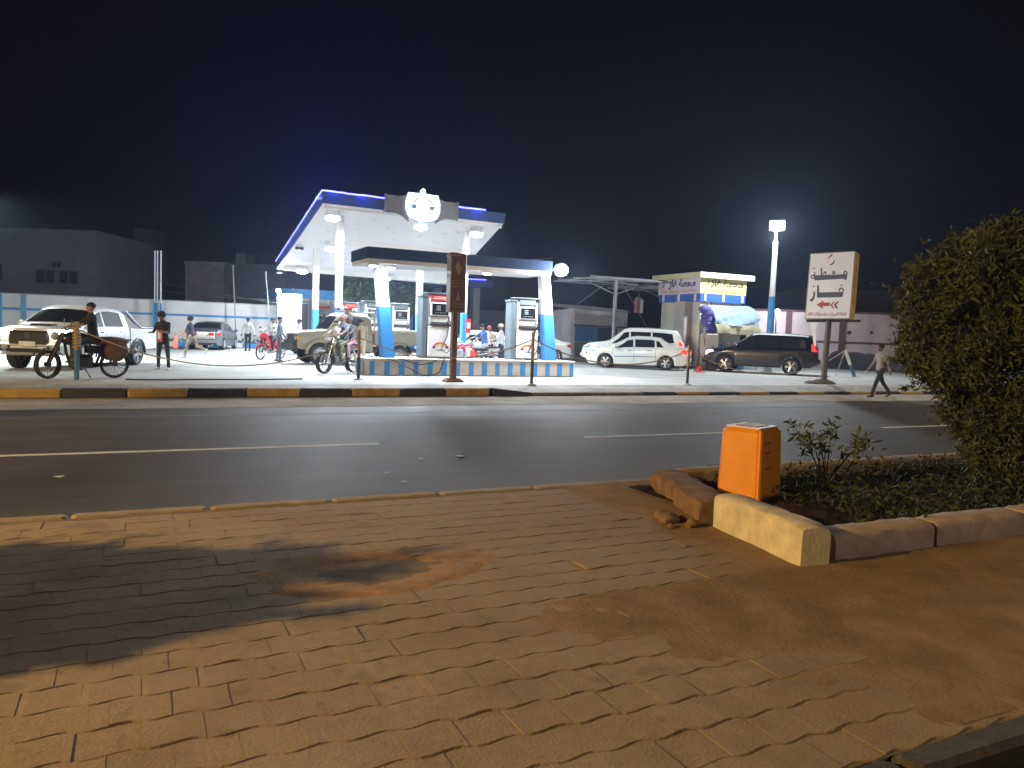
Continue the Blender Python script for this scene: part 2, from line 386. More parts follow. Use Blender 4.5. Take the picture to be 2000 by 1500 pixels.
for c in cands:
    x, y = c[1], c[2]; k = random.randrange(3); dz = random.gauss(0, .0015); tx, ty = random.gauss(0, .005), random.gauss(0, .003)
    if (x, y) in ns:
        o = link(bpy.data.objects.new('paver', PME[c[4]][k]), bed); o.location = (x, y, MZ + dz); o.rotation_euler = (tx, ty, 0)
    else:
        Mx = Matrix.Translation((x, y, MZ + dz)) @ Matrix.Rotation(tx, 4, 'X') @ Matrix.Rotation(ty, 4, 'Y')
        rest.add([Mx @ Vector(p) for p in PV[c[4]][k][0]], PV[c[4]][k][1])
o = rest.build('paver_field', paveM, bed); o['kind'] = 'stuff'
# drifted sand over the blocks round the planter and in the hollow
def hsh(x, y):
    return (math.sin(x * 3.1 + 1.3 * math.sin(y * 2.3)) * .5 + math.sin(y * 4.7 + x * 1.9 + 2 * math.sin(x * 1.1)) * .3 + math.sin(x * 9.3 - y * 7.1) * .2)
def sand_h(x, y):
    m = 1 / (1 + math.exp(-(x - 2.5 + .7 * (y - 3.0)) * 2.0)) if y < 3.75 else 1 / (1 + math.exp(-(x - 3.75) * 7))
    return -.018 + .034 * m + .006 * hsh(x, y) + .003 * hsh(x * 3.3, y * 3.1)
sd = sheet('sand_drift', 0.5, 14, 1.9, 6.6, MZ, mat('brown_sand', (.27, .19, .115), 1.0, var=.25, scale=3, bump=.35, bscale=40, spec=.08), nx=180, ny=64, fz=sand_h)
sd['kind'] = 'structure'
def hollow(mb):
    V = [(hole_c.x, hole_c.y, MZ - .018)]; F = []; n = 28
    for r_ in (.45, .85, 1.12, 1.4):
        for k in range(n):
            a = 2 * math.pi * k / n; rr = math.sqrt(1 + .18 * math.sin(3 * a + 1) + .10 * math.sin(7 * a)) * r_
            V.append((hole_c.x + .62 * rr * math.cos(a), hole_c.y + .36 * rr * math.sin(a), MZ + {.45: -.010, .85: -.003, 1.12: .008, 1.4: -.010}[r_] + .003 * hsh(k * 1.3, r_ * 5)))
    for k in range(n): F.append((0, 1 + k, 1 + (k + 1) % n))
    for r_ in range(3):
        for k in range(n): F.append((1 + r_ * n + k, 1 + (r_ + 1) * n + k, 1 + (r_ + 1) * n + (k + 1) % n, 1 + r_ * n + (k + 1) % n))
    mb.add(V, F)
structure(part('dirt_hollow', mat('orange_dirt', (.34, .205, .085), .95, var=.35, scale=6, bump=.4), None, hollow, 60))

# planter
pl = empty('planter', (0, 0, 0), label='kerb-edged planting bed on the median holding an orange box and a bush', cat='planter')
cream = mat('cream_painted_kerb', (.58, .53, .40), .85, var=.22, scale=7, bump=.2)
brownk = mat('dirt_stained_kerb', (.20, .125, .07), .95, var=.4, scale=5, bump=.6, bscale=14)
pinkk = mat('bare_pinkish_kerb', (.48, .38, .32), .85, var=.25, scale=6, bump=.2)
def round_kerb(mb, L, w, h, rough=0.0, sd=0):
    rr = random.Random(sd); prof = [(-w / 2, 0), (-w / 2, h * .78), (-w * .45, h * .90), (-w * .34, h * .98), (0, h), (w * .36, h * .99), (w * .47, h * .93), (w / 2, h * .82), (w / 2, 0)]
    n = 14; V = []; F = []; m = len(prof)
    for i in range(n + 1):
        x = -L / 2 + L * i / n; e = .94 if i in (0, n) else 1
        for (y, z) in prof: V.append((x, y * e + rr.gauss(0, rough), max(0, z * (e if z > .05 else 1) + rr.gauss(0, rough))))
    for i in range(n):
        for k in range(m - 1): F.append((i * m + k, i * m + k + 1, (i + 1) * m + k + 1, (i + 1) * m + k))
    F += [tuple(range(m)), tuple(n * m + k for k in range(m - 1, -1, -1))]; mb.add(V, F)
def kerbpiece(m, c, L, w, h, rz, rough, sd, tilt=0.0):
    mb = MB(); round_kerb(mb, L, w, h, rough, sd); o = mb.build('kerb_block', m, pl, 40); o.location = c; o.rotation_euler = (0, tilt, rz); return o
a = G(1392, 1030, MZ); b_ = G(1562, 1110, MZ); d_ = (b_ - a); ang = math.atan2(d_.y, d_.x); ctr = (a + b_) / 2; nrm = Vector((-math.sin(ang), math.cos(ang), 0))
if nrm.x < 0: nrm = -nrm
EB = ctr + nrm * .12
kerbpiece(cream, (EB.x, EB.y, MZ), d_.length, .25, .29, ang + math.pi, .003, 1)['label'] = 'cream painted rounded kerb block'
a2 = Vector((4.66, 6.25, MZ)); b2 = a + Vector((-.02, .1, 0)); d2 = b2 - a2; ang2 = math.atan2(d2.y, d2.x); c2_ = (a2 + b2) / 2 + nrm * .13
kerbpiece(brownk, (c2_.x + .02, c2_.y, MZ - .05), d2.length, .36, .24, ang2 + math.pi, .010, 2)['label'] = 'broken kerb block caked in brown dirt'
x = 4.34
for i, L in enumerate((1.08, 1.12, 1.06, 1.1, 1.1, 1.1, 1.1)):
    kerbpiece(pinkk, (x + L / 2, 3.86 + random.uniform(-.01, .01), MZ - .03 + random.uniform(-.01, .01)), L - .035, .22, .235, random.uniform(-.012, .012), .003, 10 + i); x += L
x = 4.95
for i in range(8):
    kerbpiece(kt, (x + .5, 6.35 + random.uniform(-.01, .01), MZ - .02), .97, .18, .19, random.uniform(-.012, .012), .003, 30 + i); x += 1.0
sheet('soil', 4.35, 12.2, 3.95, 6.28, MZ + .03, mat('planter_soil', (.05, .036, .024), 1.0, var=.4, scale=5, bump=.6, spec=0.02), pl, 60, 20, lambda x, y: .03 * hsh(x * 2, y * 2))

# orange box standing in the bed
bl, bm_, br_ = G(1413, 968, -.02), G(1481, 975, -.02), G(1537, 958, -.02)
obx = empty('utility_box', (bm_.x, bm_.y, -.06), math.atan2((br_ - bm_).y, (br_ - bm_).x), label='orange painted metal box standing in the planting bed', cat='box')
oran = mat('orange_paint', (.78, .30, .02), .5, var=.1, scale=5, bump=.05, coat=.2)
W1, W2, H1 = .50, .43, .67
part('body', oran, obx, lambda mb: mb.box((W1 / 2, W2 / 2, H1 / 2), (W1, W2, H1), bev=.035, taper=.93), 30)
part('corner_strip', oran, obx, lambda mb: mb.tube([(.015, .012, .02), (.03, .025, H1 - .01)], .022, 6))
part('lid', WHITE, obx, lambda mb: mb.box((W1 / 2, W2 / 2, H1 + .004), (W1 * .80, W2 * .80, .014), bev=.005))
part('lid_panel', mat('dark_red_paint', (.22, .02, .015), .6), obx, lambda mb: mb.box((W1 / 2, W2 / 2, H1 + .014), (W1 * .5, W2 * .5, .008)))
for i, z in enumerate((.54, .45, .30)): part('stain_mark', mat('rust_red_marks', (.46, .13, .02), .7), obx, lambda mb: mb.box((.14 + .03 * (i % 3), .003 + (z / H1) * .012, z), (.16 - .03 * (i % 2), .004, .022)))

# ------------------------------------------------------------------ foliage
def leafcloud(pts, size, seed, squash=.55):
    """three-sided leaf pairs at every point"""
    rr = np.random.default_rng(seed); n = len(pts); P = np.asarray(pts)
    a = rr.normal(size=(n, 3)); a /= np.linalg.norm(a, axis=1)[:, None]; b = rr.normal(size=(n, 3)); b -= (a * b).sum(1)[:, None] * a; b /= np.linalg.norm(b, axis=1)[:, None]
    s = size * rr.uniform(.4, 1.7, n)[:, None]
    V = np.stack([P - a * s, P + b * s * squash * .5, P + a * s, P - b * s * squash * .5], 1).reshape(-1, 3)
    F = np.arange(4 * n).reshape(-1, 4)
    return V, F
def npmesh(name, V, F, m, parent=None):
    me = bpy.data.meshes.new(name); me.vertices.add(len(V)); me.vertices.foreach_set('co', np.asarray(V, np.float32).ravel())
    k = F.shape[1]; me.loops.add(F.size); me.loops.foreach_set('vertex_index', F.astype(np.int32).ravel()); me.polygons.add(len(F))
    me.polygons.foreach_set('loop_start', np.arange(0, F.size, k, dtype=np.int32)); me.polygons.foreach_set('loop_total', np.full(len(F), k, np.int32))
    me.update(calc_edges=True); me.materials.append(m); return link(bpy.data.objects.new(name, me), parent)
def leafmat(name, c1, c2, sc=1.2):
    m = mat(name, c1, .6, var=0, col2=c2, scale=sc, thr=(.35, .68), spec=.3)
    return m
leafA = leafmat('bush_leaves', (.034, .046, .014), (.088, .108, .028), 2.2)
def bush(name, loc, label, cat, prof, n, leaf, seed, mt, group=None):
    """clipped round shrub; prof = [(z, radius)]"""
    t = empty(name, loc, label=label, cat=cat, group=group); rr = np.random.default_rng(seed)
    zs = np.array([p[0] for p in prof]); rs = np.array([p[1] for p in prof])
    cl = 900; th = rr.uniform(0, 2 * np.pi, cl); z = rr.uniform(zs[0], zs[-1], cl); r = np.interp(z, zs, rs) * np.sqrt(rr.uniform(.45, 1.0, cl))
    C = np.stack([r * np.cos(th), r * np.sin(th), z], 1) + rr.normal(0, .03, (cl, 3))
    per = n // cl; pts = (C[:, None, :] + rr.normal(0, .07, (cl, per, 3))).reshape(-1, 3)
    # stray shoots break the clipped outline
    q = rr.integers(0, cl, 140); base = C[q]; dirn = base - np.array([0, 0, zs.mean()]); dirn /= np.linalg.norm(dirn, axis=1)[:, None]
    ln = rr.uniform(.05, .34, 140); k = rr.uniform(0, 1, (140, 26)); sh = base[:, None, :] * np.array([1.04, 1.04, 1.0]) + dirn[:, None, :] * (k * ln[:, None])[:, :, None] + rr.normal(0, .018, (140, 26, 3))
    pts = np.concatenate([pts, sh.reshape(-1, 3)])
    V, F = leafcloud(pts, leaf, seed); npmesh('crown', V, F, mt, t)
    tr = MB(); bark = mat('bush_bark', (.09, .065, .045), .9, var=.3, scale=20, bump=.4)
    tr.tube([(0, 0, -.1), (.03, .02, zs[0] + .3), (0, .03, zs[-1] * .6)], [.08, .06, .03], 8)
    for k in range(9):
        a = k * 2.4; h = zs[0] + .1 + .12 * k; rad = np.interp(h + .4, zs, rs) * .75
        tr.tube([(.02, .02, h), (rad * .5 * math.cos(a), rad * .5 * math.sin(a), h + .25), (rad * math.cos(a), rad * math.sin(a), h + .5)], [.03, .02, .008], 6)
    tr.build('trunk', bark, t, 60); return t
bp_ = GD(2035, 7.9, MZ + .03)
bush('clipped_bush', bp_, 'large round clipped green bush growing in the planting bed', 'bush', [(.15, .5), (.45, .72), (.9, .95), (1.35, 1.3), (1.8, 1.44), (2.2, 1.38), (2.45, 1.14), (2.6, .8), (2.7, .35)], 150000, .032, 3, leafA)
# same kind of tree further along the median: its crown throws the long shade on the paving
bush('clipped_bush', (-4.3, 4.55, MZ), 'round clipped bush on the median beside the amber street lamp', 'bush', [(.15, .6), (.5, .95), (.95, 1.05), (1.3, .9), (1.6, .5), (1.74, .2)], 45000, .06, 5, leafA)
# leafy sprig in the bed
def sprig(loc, h, n, seed, label, spread):
    t = empty('leafy_plant', loc, label=label, cat='plant', group='young plants in the bed'); rr = np.random.default_rng(seed); st = MB(); pts = []
    for k in range(n):
        a = rr.uniform(0, 6.28); tip = Vector((math.cos(a) * spread * rr.uniform(.3, 1), math.sin(a) * spread * rr.uniform(.3, 1), h * rr.uniform(.75, 1.1)))
        st.tube([(0, 0, 0), tip * .55 + Vector((0, 0, .06)), tip], [.008, .006, .003], 5)
        for q in range(34):
            f = rr.uniform(.72, 1.06); pts.append(np.array(tip) * f + rr.normal(0, .045, 3))
    V, F = leafcloud(np.array(pts), .04, seed); npmesh('leaves', V, F, leafA, t); st.build('stem', mat('green_stem', (.07, .08, .03), .7), t)
sp = GD(1612, 8.0, -.05)
sprig(sp, .62, 9, 11, 'tall leafy sprig rising above the weeds of the planting bed', .48)
pts = []; rr = np.random.default_rng(21)
for k in range(230):
    c = np.array([rr.uniform(5.3, 11.5), rr.uniform(4.05, 6.15), MZ + .08]); h = rr.uniform(.04, .16)
    pts.append(c + rr.normal(0, 1, (46, 3)) * np.array([.11, .11, h * .5]) + [0, 0, h * .4])
V, F = leafcloud(np.concatenate(pts), .032, 22); o = npmesh('weeds', V, F, leafmat('weed_leaves', (.02, .032, .010), (.05, .07, .018), 4)); o['kind'] = 'stuff'; o['label'] = 'low dark green weeds covering the planting bed'

# ------------------------------------------------------------------ street lamps on the median (amber, beyond the frame to either side)
def street_lamp(loc, label, h, reach, power, col, sides=(-1, 1), tilt=(0, 0, -1)):
    t = empty('street_lamp', loc, label=label, cat='street lamp', group='street lamps on the median')
    part('pole', STEEL, t, lambda mb: mb.tube([(0, 0, 0), (0, 0, h * .5), (0, 0, h)], [.1, .08, .06], 10), 40)
    part('base_plate', DARKM, t, lambda mb: mb.box((0, 0, .02), (.4, .4, .04)))
    for s in sides:
        part('arm', STEEL, t, lambda mb: mb.tube([(0, 0, h - .3), (0, s * reach * .5, h + .15), (0, s * reach, h + .25)], .035, 8), 40)
        hd = part('lamp_head', DARKM, t, lambda mb: mb.box((0, s * (reach + .25), h + .24), (.28, .62, .12), bev=.04))
        part('lens', mat('amber_lens', (.8, .6, .3), .4, var=0, emit=(1, .62, .22), es=60), hd, lambda mb: mb.box((0, s * (reach + .25), h + .172), (.2, .46, .012)))
        lamp(hd, (0, s * (reach + .25), h + .15), power, col, tilt, .25)
street_lamp((-15.0, 4.6, MZ), 'low amber street lamp with one short arm beside a clipped bush', 5.8, .25, 6200, (1, .61, .20), (-1,), (.75, 0, -.66))
street_lamp((-13.0, 5.8, MZ), 'tall street lamp whose arm reaches over the far carriageway', 8.5, 3.5, 1700, (1, .80, .58), (1,), (.25, .75, -.6))
street_lamp((27.0, 4.6, MZ), 'amber street lamp with two arms further along the median', 8.0, 1.6, 1300, (1, .86, .66))
street_lamp((9.0, -10.0, -.22), 'street lamp on the pavement across the nearer road', 8.0, 1.5, 420, (1, .80, .62), (1,), (-.1, .6, -.75))
# ================================================================== station canopy
FL, FR, BL, BR = D(631, 397, 29), D(983, 437, 32.4), D(541, 527, 41), D(875, 556, 41.6)
CAN = empty('fuel_canopy', (0, 0, 0), label='white fuel station canopy roof with glowing blue light strip along its edge', cat='canopy')
def rp_(s, t): return (FL * (1 - s) + FR * s) * (1 - t) + (BL * (1 - s) + BR * s) * t
def soff(mb):
    n = 12; V = [rp_(i / n, j / n) for j in range(n + 1) for i in range(n + 1)]
    F = [(j * (n + 1) + i, j * (n + 1) + i + 1, (j + 1) * (n + 1) + i + 1, (j + 1) * (n + 1) + i) for j in range(n) for i in range(n)]; mb.add(V, F)
peel = mat('peeling_white_soffit', (.88, .85, .86), .7, var=0, col2=(.66, .60, .59), scale=2.4, thr=(.60, .66), bump=.1, detail=9)
part('soffit', peel, CAN, soff)
cen = (FL + FR + BL + BR) / 4
def outw(p, k, dz):
    d = Vector((p.x - cen.x, p.y - cen.y, 0)); return p + Vector((math.copysign(k, d.x), math.copysign(k, d.y), dz))
TOPc = [outw(p, .06, .43) for p in (FL, FR, BR, BL)]; BOTc = [outw(p, .03, .02) for p in (FL, FR, BR, BL)]
LIP = [outw(p, .0, .0) for p in (FL, FR, BR, BL)]
for i in range(4):
    j = (i + 1) % 4
    def fas(mb):
        a, b, c, d = BOTc[i], BOTc[j], TOPc[j], TOPc[i]; th = Vector((cen.x, cen.y, 0)) - Vector(((a.x + b.x) / 2, (a.y + b.y) / 2, 0)); th = th.normalized() * .08
        V = [a, b, c, d, a + th, b + th, c + th, d + th]; mb.add(V, [(0, 1, 2, 3), (4, 7, 6, 5), (3, 2, 6, 7), (0, 4, 5, 1), (0, 3, 7, 4), (1, 5, 6, 2)])
    part('fascia', DKBLUE if i in (0, 3) else DKBLUE, CAN, fas)
part('roof_deck', CONC, CAN, lambda mb: mb.add([p + Vector((0, 0, -.12)) for p in TOPc], [(0, 1, 2, 3)]))
led = mat('blue_led_strip', (.1, .1, .3), .4, var=0, emit=(.075, .08, 1.0), es=11)
def lerpv(a, b, t): return a * (1 - t) + b * t
def strip(a, b, n=14):
    up = Vector((0, 0, .035)); P = [lerpv(a, b, k / n) + up + Vector((0, 0, random.uniform(-.012, .012))) for k in range(n + 1)]
    part('light_strip', led, CAN, lambda mb: mb.tube(P, .032, 6))
def strip_light(a, b, k, power):   # the strip's own blue light
    for i in range(k):
        p = lerpv(a, b, (i + .5) / k); d = Vector((p.x - cen.x, p.y - cen.y, 0)).normalized(); lamp(CAN, p + d * .14 + Vector((0, 0, .16)), power, (.07, .08, 1), d * -.3 + Vector((0, 0, -1)), .2); lamp(CAN, p + d * .05 + Vector((0, 0, .1)), power * 18, (.05, .06, 1), d * .5 + Vector((0, 0, 1)), .25)
strip_light(TOPc[3], TOPc[0], 5, 12); strip_light(TOPc[0], lerpv(TOPc[0], TOPc[1], .28), 2, 12); strip_light(lerpv(TOPc[0], TOPc[1], .76), lerpv(TOPc[0], TOPc[1], .88), 1, 12)
strip(TOPc[3], TOPc[0], 24); strip(TOPc[0], lerpv(TOPc[0], TOPc[1], .36)); strip(lerpv(TOPc[0], TOPc[1], .70), lerpv(TOPc[0], TOPc[1], .88), 6)
# plaster trim line and drop beam under the soffit
for (t0, hh) in ((.03, .07), (.40, .22), (.93, .14)):
    a_, b_ = rp_(.02 if t0 != .40 else .16, t0), rp_(.98, t0)
    def beam(mb):
        w = Vector((0, .09, 0)); dn = Vector((0, 0, -hh)); up = Vector((0, 0, .02))
        V = [a_ - w + dn, b_ - w + dn, b_ + w + dn, a_ + w + dn, a_ - w + up, b_ - w + up, b_ + w + up, a_ + w + up]
        mb.add(V, [(3, 2, 1, 0), (4, 5, 6, 7), (0, 1, 5, 4), (1, 2, 6, 5), (2, 3, 7, 6), (3, 0, 4, 7)])
    part('drop_beam', WHITE, CAN, beam)
def soff_z(p):
    n = (FR - FL).cross(BL - FL); return FL.z - ((p.x - FL.x) * n.x + (p.y - FL.y) * n.y) / n.z
def column(u, dep, w, parent=CAN, blue=2.2, top=None):
    p = GD(u, dep); z1 = (soff_z(p) + .1) if top is None else top
    c = part('column', WHITE, parent, lambda mb: mb.box((p.x, p.y, (z1 + blue) / 2), (w, w, z1 - blue), bev=.02))
    part('painted_base', SKYBLUE, c, lambda mb: mb.box((p.x, p.y, blue / 2), (w + .02, w + .02, blue), bev=.02)); return p
column(659, 31.2, .27); column(614, 36.5, .27); column(816, 37.0, .26); column(903, 33.6, .22)
# lamps under the soffit
def canopy_lamp(p, power, r=.2, lit=True, drop=.16, parent=None, label=None, tilt=(0, 0, -1), cat='lamp', group='floodlights under the big canopy', es=None):
    t = empty('canopy_lamp', p, label=label, cat=cat, group=group)
    d = Vector(tilt).normalized(); Mx = aim(d)
    part('housing', DARKM if not lit else WHITE, t, lambda mb: mb.prism([(-r * 1.1, -r * .85), (r * 1.1, -r * .85), (r * 1.1, r * .85), (-r * 1.1, r * .85)], Mx @ Matrix.Translation((0, 0, 0)), .1))
    part('lens', EMW if lit else BLACK, t, lambda mb: mb.prism([(r * math.cos(a), r * .8 * math.sin(a)) for a in [k * math.pi / 8 for k in range(16)]], Mx @ Matrix.Translation((0, 0, -.03)), .028))
    part('bracket', STEEL, t, lambda mb: (mb.tube([(-r * .9, 0, .02), (-r * .9, 0, drop + .06)], .012, 5), mb.tube([(r * .9, 0, .02), (r * .9, 0, drop + .06)], .012, 5)))
    if power: lamp(t, d * .06, power, COOL, tilt, r * 2)
    return t
LBLS = iter(['white floodlight by the canopy corner that carries the security camera', 'white floodlight directly below the lit shield emblem', 'white floodlight above the thin column behind the brown totem', 'white floodlight beside the tall front column under the big canopy', 'white floodlight over the middle of the low island canopy', 'white floodlight near the rear canopy edge towards the boundary wall', 'white floodlight near the rear canopy edge before the leafy trees'])
for (s, t0, pw) in ((.07, .06, 420), (.54, .06, 420), (.87, .08, 420), (.18, .46, 420), (.62, .47, 420), (.12, .88, 420), (.60, .88, 420)):
    p = rp_(s, t0); canopy_lamp(p + Vector((0, 0, -.3)), pw * 1.65, .26, label=next(LBLS), drop=.3, tilt=(-.1, -.35, -1))
canopy_lamp(rp_(.03, .55) + Vector((0, 0, -.16)), 0, lit=False, r=.16, label='unlit dark lamp housing fixed under the big canopy', group=None)

# emblem board on the front fascia
ep = lerpv(TOPc[0], TOPc[1], .56); fx = (TOPc[1] - TOPc[0]).normalized(); fy = Vector((0, 0, 1)); fn_ = fx.cross(fy).normalized()
EM = Matrix((fx, fy, fn_)).transposed().to_4x4(); EM.translation = D(826, 404, proj(ep)[2] - .25)
eb = empty('emblem_sign', (0, 0, 0), label='lit white shield emblem on a grey board at the canopy front', cat='sign')
gry = mat('grey_sign_board', (.26, .26, .28), .6, var=.05)
def wing(s): return [(s * .55, .42), (s * 1.0, .32), (s * 1.5, .33), (s * 1.5, -.36), (s * 1.05, -.36), (s * .85, -.42), (s * .55, -.62)]
for s in (-1, 1): part('board', gry, eb, lambda mb: mb.prism(wing(s)[::-s], EM @ Matrix.Translation((0, 0, -.2)), .14))
sh = [(-.62, .50), (-.3, .5), (-.1, .52), (-.09, .66), (0, .72), (.09, .66), (.1, .52), (.3, .5), (.62, .50), (.72, .2), (.72, -.15), (.6, -.42), (.3, -.55), (0, -.6), (-.3, -.55), (-.6, -.42), (-.72, -.15), (-.72, .2)]
part('lit_shield', mat('lit_white_emblem', (.9, .9, .9), .4, var=0, emit=(.78, .96, 1.0), es=2.6), eb, lambda mb: mb.prism(sh, EM @ Matrix.Translation((0, 0, -.12)), .14))
part('shield_rim', mat('emblem_rim', (.2, .3, .36), .5, var=0), eb, lambda mb: mb.tube([EM @ Vector((x * 1.02, y * 1.02, 0)) for x, y in sh], .02, 6, closed=True))
for s in (-1, 1):
    part('red_stroke', mat('lit_red_stroke', (.7, .1, .2), .5, var=0, emit=(1, .16, .32), es=.9), eb, lambda mb: mb.prism([(s * .22, .36), (s * .20, .28), (s * .42, .10), (s * .48, .10)][::s], EM, .03))
    part('blue_block', mat('lit_blue_block', (.1, .2, .3), .5, var=0, emit=(.10, .24, .36), es=.9), eb, lambda mb: mb.prism([(s * .26, .06), (s * .52, .06), (s * .44, -.12), (s * .28, -.10)][::s], EM, .03))
star = [(.5 * r_ * math.cos(a), .5 * r_ * math.sin(a) - .02) for k in range(10) for a in [math.pi / 2 + k * math.pi / 5] for r_ in [(.5 if k % 2 == 0 else .2)]]
part('star', mat('lit_star', (.9, .9, .9), .4, var=0, emit=(1, 1, 1), es=14), eb, lambda mb: mb.prism(star, EM, .035))
for s in (-1, 1): part('wing_end', STEEL, eb, lambda mb: mb.prism([(s * 1.50, .36), (s * 1.55, .36), (s * 1.55, -.38), (s * 1.50, -.38)][::s], EM @ Matrix.Translation((0, 0, -.2)), .17))
# loudspeaker-like cameras on canopy corners
for (q, s) in ((FL, 1), (FR, -1), (BL, 1)):
    t = empty('security_camera', q + Vector((.15 * s, .1, -.14)), label={1: 'white security camera hanging at the canopy corner by the tall light strip', -1: 'white security camera hanging at the canopy corner away from the light strip'}[s] if q is not BL else 'white security camera under the rear canopy corner', cat='camera')
    part('body', WHITE, t, lambda mb: mb.box((0, 0, 0), (.32, .09, .09), rz=-.5 * s, bev=.02)); part('arm', STEEL, t, lambda mb: mb.tube([(0, 0, .03), (-.05 * s, 0, .16)], .015, 6))

# low canopy over the front pump island
IX0, IX1, IY0, IY1, IH = 5.97, 13.1, 22.35, 23.55, .5
LC = empty('island_canopy', (0, 0, 0), label='low dark blue canopy beam on leaning columns over the front pumps', cat='canopy')
LX0, LX1, LY0, LY1 = 5.85, 11.95, 22.0, 23.9
part('fascia', DKBLUE, LC, lambda mb: mb.box(((LX0 + LX1) / 2, (LY0 + LY1) / 2, 3.60), (LX1 - LX0, LY1 - LY0, .33)))
part('white_trim', WHITE, LC, lambda mb: mb.box(((LX0 + LX1) / 2, (LY0 + LY1) / 2, 3.375), (LX1 - LX0 - .06, LY1 - LY0 - .06, .115)))
for (ut, ub, vt, vb) in ((741, 757, 520, 696), (1062, 1072, 545, 700)):
    bt = CO + ray(ub, vb) * (22.75 / ray(ub, vb).y); tp = CO + ray(ut, vt) * (22.75 / ray(ut, vt).y); tp.z = 3.34; bt.z = IH - .02; md = lerpv(bt, tp, .62)
    def seg(a, b, w0, w1, mb):
        mb.add([a + Vector((-w0, -w0, 0)), a + Vector((w0, -w0, 0)), a + Vector((w0, w0, 0)), a + Vector((-w0, w0, 0)), b + Vector((-w1, -w1, 0)), b + Vector((w1, -w1, 0)), b + Vector((w1, w1, 0)), b + Vector((-w1, w1, 0))],
               [(3, 2, 1, 0), (4, 5, 6, 7), (0, 1, 5, 4), (1, 2, 6, 5), (2, 3, 7, 6), (3, 0, 4, 7)])
    mdl = lerpv(bt, tp, .555)
    c = part('column', WHITE, LC, lambda mb: seg(mdl, tp, .17, .15, mb)); part('painted_base', SKYBLUE, c, lambda mb: seg(bt, mdl, .19, .175, mb))
for (x, y, lb) in ((6.1, 22.2, 'small round lamp under the free end of the low canopy'), (6.7, 22.5, 'small round lamp beside the leaning column top under the low canopy'), (9.7, 22.15, 'small round lamp under the low canopy edge beside the brown totem'), (9.2, 23.2, 'small round lamp under the low canopy behind the brown totem')):
    canopy_lamp((x, y, 3.24), 130, .13, label=lb, drop=.04, group='lamps under the low canopy')
# floodlight on an arm at its end
fp = D(1096, 528, 25.0)
t = empty('floodlight', fp, label='dazzling floodlight on an arm at the end of the low canopy', cat='floodlight')
part('lens', mat('floodlight_lens', (.9, .9, .9), .4, var=0, emit=(.92, .95, 1), es=60), t, lambda mb: mb.prism([(.15 * math.cos(a), .15 * math.sin(a)) for a in [k * math.pi / 8 for k in range(16)]], aim((-.35, -.9, -.45)) @ Matrix.Translation((0, 0, -.02)), .03))
part('housing', STEEL, t, lambda mb: mb.prism([(.23 * math.cos(a), .23 * math.sin(a)) for a in [k * math.pi / 8 for k in range(16)]], aim((-.35, -.9, -.45)) @ Matrix.Translation((0, 0, .012)), .12))
part('arm', STEEL, t, lambda mb: mb.tube([(0, .05, 0), (-.35, .1, .02), Vector((LX1, 22.9, 3.5)) - fp], .03, 6))
lamp(t, (.3, -.25, -.3), 1000, (.92, .95, 1), (-.35, -.9, -.45), .18, 'POINT')

# pump island
ISL = empty('pump_island', (0, 0, 0), label='raised pump island painted in blue and dirty white upright stripes', cat='island')
dirtyw = mat('dirty_white_paint', (.68, .64, .58), .75, var=0, col2=(.44, .33, .2), scale=2.2, thr=(.48, .75), bump=.2)
part('plinth', dirtyw, ISL, lambda mb: mb.box(((IX0 + IX1) / 2, (IY0 + IY1) / 2, IH / 2), (IX1 - IX0, IY1 - IY0, IH), bev=.04))
part('top_edge', WHITE, ISL, lambda mb: mb.box(((IX0 + IX1) / 2, (IY0 + IY1) / 2, IH + .012), (IX1 - IX0 + .06, IY1 - IY0 + .06, .05), bev=.015))
ns_ = 16
for k in range(ns_):
    x = IX0 + .2 + k * (IX1 - IX0 - .3) / (ns_ - 1); w = .15 + .05 * ((k * 7) % 3) / 3
    part('stripe', BLUE, ISL, lambda mb: mb.box((x, IY0 - .001, IH * .47), (w, .008, IH * .82)))
for y in (22.55, 22.95, 23.35): part('stripe', BLUE, ISL, lambda mb: mb.box((IX0 - .001, y, IH * .47), (.008, .16, IH * .82)))

